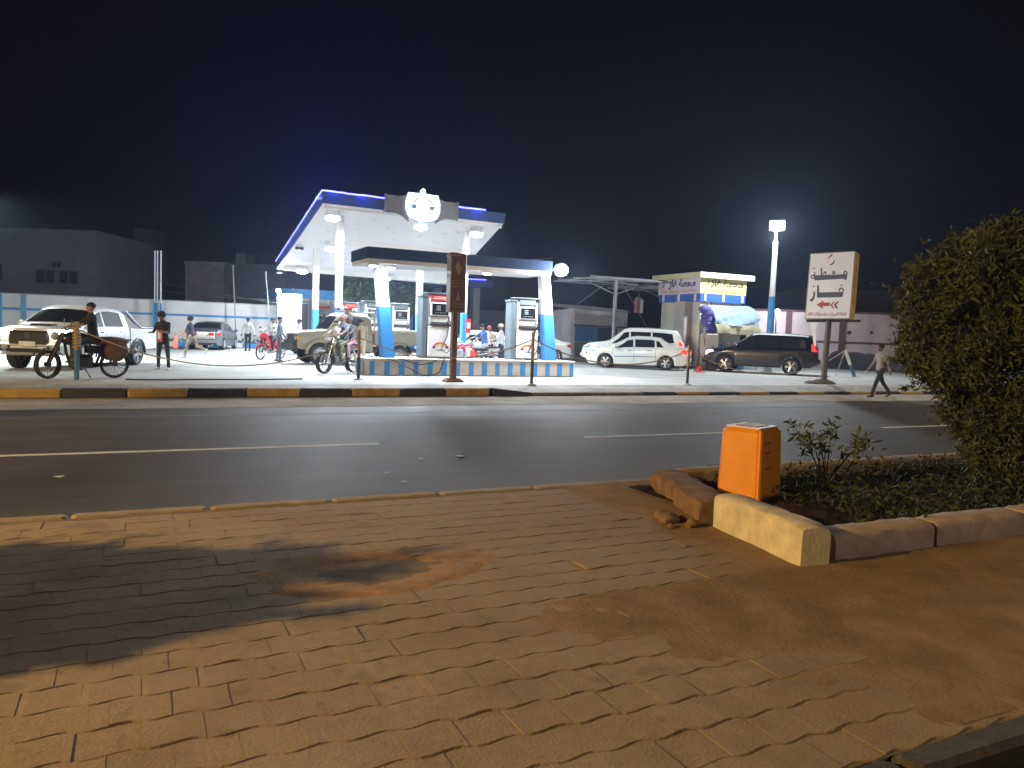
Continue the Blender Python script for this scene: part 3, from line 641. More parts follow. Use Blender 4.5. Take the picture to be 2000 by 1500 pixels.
# fuel pumps
disp = mat('pump_display', (.015, .017, .02), .15, var=0, spec=.7); dispt = mat('pump_digits', (.25, .28, .28), .4, var=0)
grayp = mat('pump_side_panel', (.10, .13, .15), .5, var=.1); redp = mat('pump_red', (.6, .04, .04), .5, var=.08); yelp = mat('pump_yellow', (.75, .5, .08), .5)
def pump(loc, rz, label, top='grey', scale=1.0, group=None):
    t = empty('fuel_pump', loc, rz, label=label, cat='fuel pump', group=group); t.scale = (scale,) * 3
    part('cabinet', WHITE, t, lambda mb: mb.box((.08, 0, .52), (.78, .5, 1.0), bev=.03), 40)
    part('kick_plate', BLACK, t, lambda mb: mb.box((.08, 0, .03), (.8, .52, .06)))
    part('side_pylon', grayp, t, lambda mb: (mb.box((-.43, 0, .95), (.2, .46, 1.9), bev=.03), mb.box((-.43, 0, 1.93), (.26, .5, .07), bev=.02)))
    part('post', WHITE, t, lambda mb: (mb.box((-.27, 0, 1.45), (.09, .4, .9), bev=.015), mb.box((.44, 0, 1.45), (.07, .4, .9), bev=.015)))
    part('nozzle_shelf', BLACK, t, lambda mb: mb.box((.09, -.04, 1.06), (.66, .5, .1), bev=.02))
    part('valve_box', mat('pump_inner_white', (.6, .6, .58), .5, var=.1), t, lambda mb: mb.box((.09, .02, 1.22), (.6, .38, .2), bev=.02))
    hd = part('display_head', WHITE, t, lambda mb: mb.box((.09, 0, 1.54), (.66, .46, .44), bev=.03), 40)
    part('display', disp, hd, lambda mb: mb.box((.09, -.232, 1.54), (.54, .012, .34)))
    part('digit_row', dispt, hd, lambda mb: [mb.box((.02 + .0 * k, -.24, 1.63 - .055 * k), (.14, .006, .028)) for k in range(3)])
    part('keypad', dispt, hd, lambda mb: [mb.box((-.06 + .075 * k, -.24, 1.43), (.03, .006, .025)) for k in range(5)])
    topm = {'grey': grayp, 'red': redp}[top]
    part('top_sign', topm, t, lambda mb: mb.box((.09, 0, 1.90), (.62, .36, .2), bev=.02))
    if top == 'red': part('sign_band', WHITE, t, lambda mb: [mb.box((.09, -.183, 1.87 + .05 * k), (.5 - .1 * k, .008, .014)) for k in range(2)])
    part('cap', grayp, t, lambda mb: mb.box((.06, 0, 2.03), (.86, .48, .05), bev=.015))
    # arc logo
    def arc(r0, r1, a0, a1, mb, z=.36):
        n = 12; P = [(r1 * math.cos(a0 + (a1 - a0) * k / n), r1 * .62 * math.sin(a0 + (a1 - a0) * k / n)) for k in range(n + 1)] + [(r0 * math.cos(a1 - (a1 - a0) * k / n), r0 * .62 * math.sin(a1 - (a1 - a0) * k / n)) for k in range(n + 1)]
        mb.prism(P, Matrix.Translation((.11, -.252, z)) @ Matrix.Rotation(R(90), 4, 'X'), .004)
    part('logo_arc', redp, t, lambda mb: arc(.19, .245, 0.1, math.pi - .1, mb)); part('logo_arc', yelp, t, lambda mb: arc(.13, .17, .2, math.pi - .2, mb)); part('logo_base', BLACK, t, lambda mb: (mb.box((-.11, -.252, .35), (.09, .006, .05)), mb.box((.33, -.252, .35), (.09, .006, .05)), mb.box((.11, -.252, .27), (.3, .006, .015))))
    part('hose', BLACK, t, lambda mb: mb.tube([(.5, -.1, 1.75), (.56, -.16, 1.3), (.54, -.2, .8), (.45, -.3, .35), (.3, -.34, .18), (.1, -.32, .25), (.3, -.3, .7), (.36, -.27, 1.0)], .017, 6), 60)
    nz = part('nozzle', BLACK, t, lambda mb: (mb.tube([(.40, -.28, 1.0), (.43, -.3, 1.12), (.36, -.3, 1.2)], [.03, .028, .018], 6), mb.tube([(.36, -.3, 1.2), (.28, -.3, 1.14)], .012, 6)))
    return t
def top_at(u, v, z, y): # x on plane y
    d = ray(u, v); k = y / d.y; return (CO + d * k).x
pump((top_at(848, 690, .5, 22.95), 22.95, IH + .035), 0, 'white fuel pump behind the brown totem on the striped island', 'red')
pump((top_at(1018, 695, .5, 22.95), 22.95, IH + .035), 0, 'white fuel pump beside the leaning column on the striped island', 'grey')
for (u, dep, tp, lb) in ((722, 33.5, 'grey', 'white fuel pump behind the beige pickup bed'), (775, 35.5, 'grey', 'white fuel pump between the leaning column and the thin column'), (677, 36.0, 'red', 'red topped fuel pump behind the cab of the beige pickup')):
    p = GD(u, dep); isl = empty('pump_island', (p.x, p.y, 0), label='small white pump island carrying the ' + lb.replace('white fuel pump', 'pump').replace('red topped fuel pump', 'red topped pump'), cat='island')
    part('plinth', dirtyw, isl, lambda mb: mb.box((0, 0, .2), (1.5, 1.1, .4), bev=.04)); part('top_edge', WHITE, isl, lambda mb: mb.box((0, 0, .41), (1.54, 1.14, .03)))
    pump((p.x, p.y, .43), 0, lb, tp, 1.05)
# hoses looping over the island edge
def hose(pts, r=.02, label='', name='fuel_hose'):
    P = [Vector(p) for p in pts]; Q = []
    for i in range(len(P) - 1):
        p0, p1, p2, p3 = P[max(i - 1, 0)], P[i], P[i + 1], P[min(i + 2, len(P) - 1)]
        for k in range(8):
            s = k / 8; Q.append(.5 * ((2 * p1) + (p2 - p0) * s + (2 * p0 - 5 * p1 + 4 * p2 - p3) * s * s + (3 * p1 - p0 - 3 * p2 + p3) * s ** 3))
    Q.append(P[-1]); return tag(part(name, BLACK, None, lambda mb: mb.tube(Q, r, 6), 60), label, 'hose')
hx = top_at(800, 700, .5, 22.3)
hose([(hx - 1.2, 22.6, .58), (hx - .6, 22.3, .5), (hx - .1, 22.22, .28), (hx + .4, 22.22, .05), (hx + .9, 22.25, .1), (hx + 1.1, 22.3, .5), (hx + 1.2, 22.5, .62)], .02, 'black fuel hose looping down the island front near the brown totem')
hose([(hx - .9, 22.5, .58), (hx - .2, 22.3, .5), (hx + .3, 22.22, .36), (hx + .8, 22.3, .46), (hx + 1.0, 22.5, .58)], .02, 'short black fuel hose hanging over the island edge')
# fire extinguisher on the thin column
p = GD(909, 33.4); t = empty('price_board', (p.x, p.y - .2, 1.35), label='small red and white notice fixed to the thin column', cat='notice')
part('panel', redp, t, lambda mb: mb.box((0, 0, .3), (.22, .04, .62))); part('white_field', WHITE, t, lambda mb: mb.box((0, -.023, .32), (.16, .008, .26)))

# brown totem sign
tp_ = G(884, 747, -.02); tt = empty('totem_sign', (tp_.x, tp_.y, 0), 0, label='brown totem sign on a single post at the footpath edge', cat='sign')
brn = mat('brown_totem_paint', (.115, .06, .055), .5, var=.2, scale=4, coat=.1); brn2 = mat('pale_faded_print', (.24, .19, .185), .6, var=.2)
part('post', brn, tt, lambda mb: mb.box((0, 0, .98), (.16, .16, 1.96), bev=.015))
part('base', mat('rusty_base', (.2, .1, .05), .9, var=.3), tt, lambda mb: mb.box((0, 0, .05), (.55, .4, .1), bev=.03, taper=.8))
bx_ = part('panel_box', brn, tt, lambda mb: mb.box((.02, 0, 2.73), (.46, .34, 1.62), bev=.02))
part('top_cap', mat('bent_cap', (.3, .22, .18), .6, var=.2), tt, lambda mb: mb.box((-.06, 0, 3.50), (.4, .37, .14), bev=.05, taper=.8))
fr = Matrix.Translation((.02, -.172, 2.73)) @ Matrix.Rotation(R(90), 4, 'X')
def pr(mb, poly): mb.prism(poly, fr, .004)
part('printed_diamond', brn2, bx_, lambda mb: pr(mb, [(-.04, .62), (.10, .40), (0, .22), (-.12, .42)]))
part('printed_line', brn2, bx_, lambda mb: [pr(mb, [(-.19, y - .008), (.19, y + .02), (.19, y + .032), (-.19, y + .004)]) for y in (.06, -.02, -.1)])
part('printed_mark', brn2, bx_, lambda mb: (pr(mb, [(-.06, -.48), (.06, -.48), (0, -.22)]), [pr(mb, [(-.17, y), (.17, y), (.17, y + .016), (-.17, y + .016)]) for y in (-.58, -.66)]))

# ------------------------------------------------------------------ far canopy with blue strip
bc = empty('rear_canopy', (0, 0, 0), label='distant flat canopy outlined by a blue light strip', cat='canopy')
a = D(820, 556, 52); b = D(960, 568, 54)
c_ = (a + b) / 2
part('slab', DKBLUE, bc, lambda mb: mb.add([D(815, 556, 50), D(962, 562, 53), D(962, 562, 53) + Vector((-2, 7, 0)), D(815, 556, 50) + Vector((-2, 7, 0))] + [p + Vector((0, 0, .5)) for p in (D(815, 556, 50), D(962, 562, 53), D(962, 562, 53) + Vector((-2, 7, 0)), D(815, 556, 50) + Vector((-2, 7, 0)))],
     [(3, 2, 1, 0), (4, 5, 6, 7), (0, 1, 5, 4), (1, 2, 6, 5), (2, 3, 7, 6), (3, 0, 4, 7)]))
q0, q1 = D(815, 556, 50) + Vector((0, -.05, .52)), D(962, 562, 53) + Vector((0, -.05, .52))
part('light_strip', led, bc, lambda mb: mb.tube([q0, lerpv(q0, q1, .9)], .03, 6))
for (u, dep) in ((925, 54.5), (850, 55)):
    p = GD(u, dep); part('column', mat('grey_column', (.35, .36, .38), .7), bc, lambda mb: mb.box((p.x, p.y, 2.5), (.5, .5, 5.0)))

# ------------------------------------------------------------------ office block behind
def planeY(u, v, y): 
    d = ray(u, v); return CO + d * (y / d.y)
OY = 48.0
of = empty('station_office', (0, 0, 0), label='low station office with a blue fascia and louvred panels', cat='building')
x0 = planeY(543, 600, OY).x; x1 = planeY(806, 600, OY).x; zt = planeY(660, 569, OY).z; zb = planeY(660, 586, OY).z
part('wall', mat('office_wall', (.45, .47, .48), .8, var=.12), of, lambda mb: mb.box(((x0 + x1) / 2, OY + 3.2, zb / 2), (x1 - x0 - .3, 6, zb)))
part('fascia', BLUE, of, lambda mb: mb.box(((x0 + x1) / 2, OY + 3.0, (zt + zb) / 2), (x1 - x0, 6.2, zt - zb)))
part('corner_pier', BLUE, of, lambda mb: (mb.box((x0 + .25, OY + .1, zb / 2), (.5, .5, zb)), mb.box((x1 - .35, OY + .1, zb / 2), (.7, .5, zb))))
def louver(u0, u1, v0, v1):
    a, b = planeY(u0, v0, OY - .02), planeY(u1, v1, OY - .02); n = 5
    for k in range(n): part('louvre_slat', WHITE, of, lambda mb: mb.box(((a.x + b.x) / 2, OY + .1, a.z - (k + .5) * (a.z - b.z) / n), (b.x - a.x, .12, (a.z - b.z) / n * .6), m=Matrix.Rotation(.5, 3, 'X')))
louver(566, 604, 576, 588); louver(756, 783, 577, 590)
def opening(name, u0, u1, v0, v1, m, dy=.02):
    a, b = planeY(u0, v0, OY), planeY(u1, v1, OY); zb_ = max(b.z, .05)
    o = part(name, m, of, lambda mb: mb.box(((a.x + b.x) / 2, OY + .2 - dy, (a.z + zb_) / 2), (b.x - a.x, .08, a.z - zb_)))
    fr_ = MB(); w = .08
    for (cx, cz, sx, sz) in (((a.x + b.x) / 2, a.z, b.x - a.x + w, w), ((a.x + b.x) / 2, zb_, b.x - a.x + w, w), (a.x, (a.z + zb_) / 2, w, a.z - zb_), (b.x, (a.z + zb_) / 2, w, a.z - zb_)): fr_.box((cx, OY + .14 - dy, cz), (sx, .1, sz))
    fr_.build('frame', WHITE, o)
opening('window', 623, 643, 616, 626, mat('office_glass', (.05, .07, .09), .1, var=0)); opening('door', 588, 602, 592, 672, mat('grey_door', (.22, .23, .24), .6)); opening('window', 622, 642, 577, 597, mat('pale_blind', (.5, .5, .46), .6)); opening('door', 793, 803, 608, 660, mat('dark_opening', (.03, .035, .04), .7))
part('red_band', redp, of, lambda mb: mb.box((planeY(632, 600, OY).x, OY + .1, planeY(632, 600, OY).z), (.75, .1, .16)))
# white notice hoarding
hp = GD(566, 44.0); t = empty('hoarding', (hp.x, hp.y, 0), R(-6), label='tall blank white hoarding panel beside the wall', cat='hoarding')
part('panel', WHITE, t, lambda mb: mb.box((0, 0, 1.7), (1.25, .06, 3.0))); part('frame', STEEL, t, lambda mb: (mb.box((-.6, .06, 1.6), (.06, .06, 3.2)), mb.box((.6, .06, 1.6), (.06, .06, 3.2))))
part('notice', mat('faint_notice', (.68, .68, .7), .6, var=.1), t, lambda mb: (mb.box((-.1, -.035, 1.95), (.55, .01, .35)), mb.box((.05, -.035, 1.3), (.8, .01, .5))))
# round-crowned trees behind the office
def tree(u, dep, h, rad, seed, label, n=5000, leaf=.16, z0=2.2):
    p = GD(u, dep); t = empty('tree', (p.x, p.y, 0), label=label, cat='tree', group='trees behind the station office'); rr = np.random.default_rng(seed)
    C = rr.normal(0, 1, (46, 3)); C /= np.linalg.norm(C, axis=1)[:, None]; C *= rr.uniform(.4, 1, (46, 1)) * np.array([rad, rad, (h - z0) / 2]); C[:, 2] += (h + z0) / 2
    pts = (C[:, None, :] + rr.normal(0, rad * .16, (46, n // 46, 3))).reshape(-1, 3); V, F = leafcloud(pts, leaf, seed, .4); npmesh('crown', V, F, leafmat('tree_leaves', (.05, .09, .035), (.10, .17, .06), 1), t)
    def tk(mb):
        mb.tube([(0, 0, 0), (.1, 0, z0), (0, .1, h * .7)], [.16, .12, .05], 8)
        for k in range(6): a = k * 1.1; mb.tube([(.08, 0, z0 * .9 + .2 * k), (rad * .7 * math.cos(a), rad * .7 * math.sin(a), z0 + .9 + .3 * k)], [.06, .02], 6)
    part('trunk', mat('tree_bark', (.12, .09, .07), .9), t, tk, 60)
tree(700, 45.5, 4.6, .9, 41, 'thin leafy tree beside the red topped pump', 3000); tree(730, 46.0, 4.9, 1.1, 42, 'leafy tree with drooping leaves left of the leaning column'); tree(790, 46.5, 4.7, 1.0, 43, 'leafy tree between the leaning column and the thin column')

# ------------------------------------------------------------------ boundary wall with blue trim, kerb, poles
bw = empty('boundary_wall', (0, 0, 0), label='long white boundary wall with blue pilasters and a blue band', cat='wall')
wa, wb = GD(-60, 40.5), GD(548, 47.0); wd_ = (wb - wa); wl = wd_.length; wang = math.atan2(wd_.y, wd_.x)
bw.location = (wa.x, wa.y, 0); bw.rotation_euler = (0, 0, wang)
WHH = 2.55
whw = mat('boundary_wall_paint', (.74, .74, .75), .8, var=.1, scale=.8, bump=.1)
part('wall', whw, bw, lambda mb: mb.box((wl / 2, .12, WHH / 2), (wl, .24, WHH)))
part('coping', mat('coping', (.5, .5, .5), .8), bw, lambda mb: mb.box((wl / 2, .12, WHH + .03), (wl, .3, .06)))
part('blue_band', BLUE, bw, lambda mb: mb.box((wl / 2, -.005, 1.78), (wl, .014, .13)))
for f in (.085, .155, .56, .99): part('pilaster', mat('light_blue_paint', (.12, .38, .6), .6), bw, lambda mb: mb.box((wl * f, -.06, WHH / 2), (.26, .12, WHH)))
kw = structure(empty('wall_kerb')); kw.location = bw.location; kw.rotation_euler = bw.rotation_euler
kmB = MB().box((0, 0, .14), (.88, .22, .28), bev=.03).mesh('kerb_block', BLUE); kmW = MB().box((0, 0, .14), (.88, .22, .28), bev=.03).mesh('kerb_block', WHITE)
for k in range(int(wl / .9)): o = link(bpy.data.objects.new('kerb_block', kmB if k % 2 else kmW), kw); o.location = (.45 + k * .9, -1.7, 0)
pts = []; rr = np.random.default_rng(55); cdx = math.cos(wang); sdx = math.sin(wang)
for k in range(34):
    f = rr.uniform(0, wl); c0 = np.array([wa.x + cdx * f + sdx * 1.0, wa.y + sdx * f - cdx * 1.0, .25]); pts.append(c0 + rr.normal(0, 1, (40, 3)) * np.array([.3, .2, .12]))
V, F = leafcloud(np.concatenate(pts), .09, 56); o = npmesh('verge_plants', V, F, leafmat('verge_leaves', (.05, .07, .03), (.14, .15, .08), 2)); o['kind'] = 'stuff'; o['label'] = 'low straggly plants behind the blue and white kerb'
for k, (u, vt) in enumerate(((302, 494), (307, 494), (313.5, 494))):
    p = GD(u, 43.6); tz = D(u, vt, 43.6).z
    t = empty('flag_pole', (p.x, p.y, 0), label='bare white flag pole standing against the boundary wall', cat='pole', group='flag poles by the wall')
    part('shaft', WHITE, t, lambda mb: mb.tube([(0, 0, 0), (0, 0, tz)], .045, 8), 40); part('finial', WHITE, t, lambda mb: mb.ball((0, 0, tz + .05), .06, 8, 6)); part('painted_base', BLUE, t, lambda mb: mb.tube([(0, 0, 0), (0, 0, 2.4)], .052, 8), 40)
for (u0, v0, u1, v1, dep) in ((455, 520, 462, 600, 45), (519, 532, 531, 620, 44)):
    p = GD(u1, dep); q = D(u0, v0, dep); t = tag(part('conduit_pole', STEEL, None, lambda mb: (mb.tube([p, q], .035, 6), mb.ball(q, .06, 8, 6))), 'thin grey leaning pole behind the boundary wall' if u0 < 500 else 'thin grey pole beside the white hoarding', 'pole')
# wall lamp
wp = D(544, 569, 43); t = empty('wall_lamp', wp, label='small bright lamp on a post at the end of the boundary wall', cat='lamp')
part('lens', EMW, t, lambda mb: mb.ball((0, -.06, 0), .12, 10, 8)); part('housing', STEEL, t, lambda mb: mb.box((0, .08, .05), (.3, .14, .2), bev=.03)); part('post', STEEL, t, lambda mb: mb.tube([(0, .14, .1), (0, .14, -wp.z)], .05, 8)); lamp(t, (-.1, -.35, 0), 900, COOL, (-.2, -1, -.5), .15, 'POINT')
# flood lamp just left of the frame that lights the pickup
wp = D(-30, 372, 24.5); t = empty('flood_lamp_post', (wp.x, wp.y, 0), label='tall flood lamp on a blue and white post beyond the white pickup', cat='flood lamp')
part('post', WHITE, t, lambda mb: mb.tube([(0, 0, 2.4), (0, 0, wp.z)], [.09, .07], 10)); part('painted_base', BLUE, t, lambda mb: mb.tube([(0, 0, 0), (0, 0, 2.4)], [.11, .1], 10)); part('head', STEEL, t, lambda mb: mb.box((0, -.05, wp.z + .06), (.5, .3, .14), bev=.03)); part('lens', EMW, t, lambda mb: mb.box((0, -.06, wp.z - .025), (.42, .24, .03))); lamp(t, (.0, -.1, wp.z - .08), 3400, (.88, 1, .95), (.25, .45, -.85), .36)

# ------------------------------------------------------------------ dim buildings behind the wall
blockM = tile_mat('cinder_block', (.30, .29, .27), .4, .2, .75)
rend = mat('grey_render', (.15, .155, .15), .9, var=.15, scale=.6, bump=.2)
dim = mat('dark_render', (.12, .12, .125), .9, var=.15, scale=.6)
def house(name, label, u0, u1, vtop, dep, depth, m, wins=(), z1=None, parapet=True):
    a, b = GD(u0, dep), GD(u1, dep); w = (b - a).length; ang = math.atan2((b - a).y, (b - a).x); h = D((u0 + u1) / 2, vtop, dep).z
    t = empty(name, (a.x, a.y, 0), ang, label=label, cat='building')
    part('wall', m, t, lambda mb: mb.box((w / 2, depth / 2, h / 2), (w, depth, h)))
    if parapet: part('parapet', m, t, lambda mb: mb.box((w / 2, depth / 2, h + .1), (w + .12, depth + .12, .2)))
    for (wu0, wu1, wv0, wv1) in wins:
        xa, xb = (wu0 - u0) / (u1 - u0) * w, (wu1 - u0) / (u1 - u0) * w; za, zb = D(wu0, wv1, dep).z, D(wu0, wv0, dep).z
        wn = part('window', mat('dark_window', (.015, .016, .018), .3, var=0), t, lambda mb: mb.box(((xa + xb) / 2, -.0, (za + zb) / 2), (xb - xa, .06, zb - za)))
        def fr2(mb):
            for (cx, cz, sx, sz) in (((xa + xb) / 2, zb + .05, xb - xa + .2, .1), ((xa + xb) / 2, za - .05, xb - xa + .3, .1), (xa - .05, (za + zb) / 2, .1, zb - za), (xb + .05, (za + zb) / 2, .1, zb - za), ((xa + xb) / 2, (za + zb) / 2, .06, zb - za)): mb.box((cx, -.04, cz), (sx, .1, sz))
        part('frame', dim, wn, fr2)
    return t, w, h
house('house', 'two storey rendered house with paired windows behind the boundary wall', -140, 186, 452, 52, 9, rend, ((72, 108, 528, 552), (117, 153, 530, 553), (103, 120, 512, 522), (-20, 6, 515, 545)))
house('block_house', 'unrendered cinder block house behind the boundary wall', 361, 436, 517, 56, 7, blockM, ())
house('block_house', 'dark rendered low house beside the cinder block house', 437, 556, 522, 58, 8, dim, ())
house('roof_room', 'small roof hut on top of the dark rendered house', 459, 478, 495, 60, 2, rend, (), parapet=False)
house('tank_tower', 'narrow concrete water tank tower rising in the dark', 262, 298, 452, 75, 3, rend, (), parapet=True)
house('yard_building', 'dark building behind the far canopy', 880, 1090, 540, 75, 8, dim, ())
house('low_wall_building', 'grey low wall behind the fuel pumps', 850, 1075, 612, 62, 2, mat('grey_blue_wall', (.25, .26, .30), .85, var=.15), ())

# ------------------------------------------------------------------ right hand buildings
sb = empty('store_shed', (0, 0, 0), label='white shed with wavy roof edge, barred window and blue shutters', cat='building')
sc_ = GD(1119, 46.0); sl = GD(1050, 52.5); sr = GD(1222, 49.5); hS = D(1119, 602, 46).z; hl = D(1075, 612, 51).z
shw = mat('shed_paint', (.68, .66, .69), .8, var=.14, scale=.8)
def wallseg(a, b, h0, h1, th, m, name, parent):
    d = (b - a); n = Vector((-d.y, d.x, 0)).normalized() * th
    if n.y < 0: n = -n
    return part(name, m, parent, lambda mb: mb.add([a, b, b + n, a + n, a + Vector((0, 0, h0)), b + Vector((0, 0, h1)), b + n + Vector((0, 0, h1)), a + n + Vector((0, 0, h0))], [(3, 2, 1, 0), (4, 5, 6, 7), (0, 1, 5, 4), (1, 2, 6, 5), (2, 3, 7, 6), (3, 0, 4, 7)]))
wallseg(sl, sc_, hS - .15, hS, .2, shw, 'wall', sb); wallseg(sc_, sr, hS, hS - .05, .2, shw, 'wall', sb)
def corr(a, b, n, z, mb):
    P = []
    d = b - a; nv = Vector((-d.y, d.x, 0)).normalized()
    for k in range(n * 4 + 1): f = k / (n * 4); P.append((a + d * f, z + .05 * math.sin(2 * math.pi * f * n)))
    V = []
    for (q, zz) in P: V += [q - nv * .15 + Vector((0, 0, zz - .04)), q - nv * .15 + Vector((0, 0, zz + .02)), q + nv * 3 + Vector((0, 0, zz + .3)), q + nv * 3 + Vector((0, 0, zz + .24))]
    F = []
    for k in range(n * 4): 
        for e in range(4): F.append((4 * k + e, 4 * k + (e + 1) % 4, 4 * k + 4 + (e + 1) % 4, 4 * k + 4 + e))
    mb.add(V, F)
part('roof', mat('roof_sheet', (.42, .42, .43), .6, var=.1), sb, lambda mb: corr(sc_, sr, 20, hS + .02, mb), 60)
def onseg(a, b, f0, f1, z0, z1, m, name, out=.03):
    d = b - a; n = Vector((d.y, -d.x, 0)).normalized() * out
    p, q = a + d * f0 + n, a + d * f1 + n; return wallseg(Vector((p.x, p.y, z0)), Vector((q.x, q.y, z0)), z1 - z0, z1 - z0, .04, m, name, sb)
dkb = mat('dark_blue_door', (.03, .06, .13), .6, var=.2)
onseg(sl, sc_, .62, .82, 1.75, 2.25, mat('barred_window', (.02, .022, .03), .5), 'window')
onseg(sc_, sr, .02, .40, 1.05, 1.95, BLUE, 'shutter'); onseg(sc_, sr, .42, .80, 0, 1.95, dkb, 'door'); onseg(sc_, sr, .02, .40, 0, 1.02, mat('shed_panel', (.3, .31, .33), .7), 'panel')
onseg(sc_, sr, -.02, .98, 1.96, 2.06, mat('lintel', (.14, .15, .2), .7), 'lintel', .09); onseg(sl, sc_, .4, .75, 1.62, 1.70, mat('lintel', (.14, .15, .2), .7), 'ledge', .08)
part('pipe', STEEL, sb, lambda mb: mb.tube([sc_ + (sr - sc_) * .45 + Vector((0, -.2, 2.75)), sc_ + (sr - sc_) * .82 + Vector((0, -.25, 2.5)), sc_ + (sr - sc_) * .82 + Vector((0, -.25, .0))], .03, 6))

# open steel shade frames
def shade_frame(u, vtop, dep, half, label):
    p = GD(u, dep); h = D(u, vtop, dep).z; t = empty('shade_frame', (p.x, p.y, 0), 0, label=label, cat='frame', group='bare steel shade frames')
    part('post', STEEL, t, lambda mb: mb.tube([(0, 0, 0), (0, 0, h)], .11, 8), 40)
    for sx in (-1, 1):
        for sy in (-1, 1): part('rafter', STEEL, t, lambda mb: mb.tube([(0, 0, h - .05), (sx * half, sy * half * .8, h - .15)], .045, 6))
    C = [(-half, -half * .8), (half, -half * .8), (half, half * .8), (-half, half * .8)]
    for k in range(4): a, b = C[k], C[(k + 1) % 4]; part('edge_bar', STEEL, t, lambda mb: mb.tube([(a[0], a[1], h - .15), (b[0], b[1], h - .15)], .045, 6))
    for f in (-.5, 0, .5): part('purlin', STEEL, t, lambda mb: mb.tube([(-half, f * 1.6 * half * .8, h - .06), (half, f * 1.6 * half * .8, h - .06)], .035, 6))
    for sx in (-1, 1): part('brace', STEEL, t, lambda mb: mb.tube([(0, 0, h - .8), (sx * half * .75, 0, h - .14)], .035, 6))
    return t
shade_frame(1196, 546, 41, 2.6, 'bare steel shade frame standing before the white shed'); shade_frame(1295, 560, 44, 2.6, 'bare steel shade frame standing beside the gas kiosk')
for (a, b, lb) in ((D(1215, 553, 41), GD(1302, 46), 'slanting guy cable from the shade frame down towards the kiosk'), (D(1180, 556, 41), D(1120, 600, 46), 'slanting guy cable from the shade frame to the shed roof')):
    tag(part('guy_cable', STEEL, None, lambda mb: mb.tube([a, b], .025, 5)), lb, 'cable')
p = D(1247, 598, 43); t = empty('junction_box', p, label='red and white box hung on a slanting cable', cat='box')
part('body', mat('faded_red_box', (.45, .2, .2), .6, var=.2), t, lambda mb: mb.box((-.1, 0, 0), (.22, .3, .75), bev=.02)); part('white_side', WHITE, t, lambda mb: mb.box((.12, 0, 0), (.2, .3, .75), bev=.02)); part('cap', STEEL, t, lambda mb: mb.box((0, 0, .44), (.3, .25, .12), bev=.03)); part('hanger', STEEL, t, lambda mb: mb.tube([(0, 0, .5), (.02, 0, .75)], .02, 5))

# ------------------------------------------------------------------ gas kiosk
KY = GD(1361, 38.0); KX0, KY0 = KY.x, KY.y
def onK(u, v): return planeY(u, v, KY0)
kz_top, kz_s1, kz_s0, kz_b0 = onK(1361, 531).z, onK(1362, 541).z, onK(1362, 572).z, onK(1362, 588).z
KX1 = onK(1458, 560).x; kw_ = KX1 - KX0; KD = 3.4
kk = empty('gas_kiosk', (KX0, KY0, 0), label='square gas kiosk with yellow-lit tinted and white Arabic sign boards under a flat roof', cat='kiosk')
yellow_lit = mat('yellow_light_tint_panel', (.58, .53, .22), .6, var=.06, scale=2); lil = mat('lilac_white_panel', (.68, .64, .70), .6, var=.05)  # front sign colour carries the yellow light falling on it
part('roof_slab', mat('kiosk_roof', (.74, .71, .48), .7, var=.06), kk, lambda mb: mb.box((kw_ / 2, KD / 2, kz_top - .13), (kw_ + .55, KD + .55, .26)))
part('neck', mat('brown_soffit', (.3, .24, .19), .8), kk, lambda mb: mb.box((kw_ / 2, KD / 2, (kz_top - .26 + kz_s1) / 2), (kw_ - .1, KD - .1, kz_top - .26 - kz_s1 + .02)))
sg = part('sign_box', yellow_lit, kk, lambda mb: mb.box((kw_ / 2, KD / 2, (kz_s1 + kz_s0) / 2), (kw_, KD, kz_s1 - kz_s0)))
part('side_sign', lil, kk, lambda mb: mb.box((-.02, KD / 2, (kz_s1 + kz_s0) / 2), (.035, KD + .02, kz_s1 - kz_s0 + .02)))
part('blue_band', mat('kiosk_blue', (.04, .13, .50), .5, var=.1), kk, lambda mb: mb.box((kw_ / 2, KD / 2, (kz_s0 + kz_b0) / 2 - .01), (kw_ - .03, KD - .03, kz_s0 - kz_b0)))
for f in (.1, .5, .92): part('white_stud', WHITE, kk, lambda mb: mb.box((kw_ * f, .0, (kz_s0 + kz_b0) / 2), (.14, .05, .36), bev=.02))
for f in (.12, .5, .88): part('white_stud', WHITE, kk, lambda mb: mb.box((.0, KD * f, (kz_s0 + kz_b0) / 2), (.05, .18, .36), bev=.02))
part('wall', mat('kiosk_wall', (.66, .65, .55), .7, var=.1), kk, lambda mb: mb.box((kw_ / 2, KD / 2, kz_b0 / 2), (kw_ - .25, KD - .25, kz_b0)))
part('pillar', mat('kiosk_pillar', (.42, .38, .35), .8, var=.12, scale=3), kk, lambda mb: mb.box((-.12, 1.1, kz_b0 / 2), (.5, .8, kz_b0)))
navy = mat('navy_lettering', (.03, .03, .22), .6, var=0); olive = mat('olive_lettering', (.09, .09, .06), .6, var=0); redl = mat('red_lettering', (.55, .05, .06), .6, var=0)
fm = Matrix.Translation((kw_ * .5, -.001, (kz_s1 + kz_s0) / 2 + .12)) @ Matrix.Rotation(R(90), 4, 'X')
BIG = arabic('محطة غاز'); SMALL = arabic('لتعبئة السيارات واسطوانات الغاز')
lettering('lettering', BIG, olive, kk, fm @ Matrix.Translation((.18, .02, 0)), kw_ * .74, .5, .05); lettering('lettering', arabic('ر'), olive, kk, fm @ Matrix.Translation((-kw_ * .36, .06, 0)), None, .3, .03)
lettering('lettering', SMALL, redl, kk, fm @ Matrix.Translation((.15, -.34, 0)), kw_ * .74, .15, .015)
lm = Matrix.Translation((-.039, KD / 2, (kz_s1 + kz_s0) / 2 + .12)) @ Matrix.Rotation(R(-90), 4, 'Z') @ Matrix.Rotation(R(90), 4, 'X')
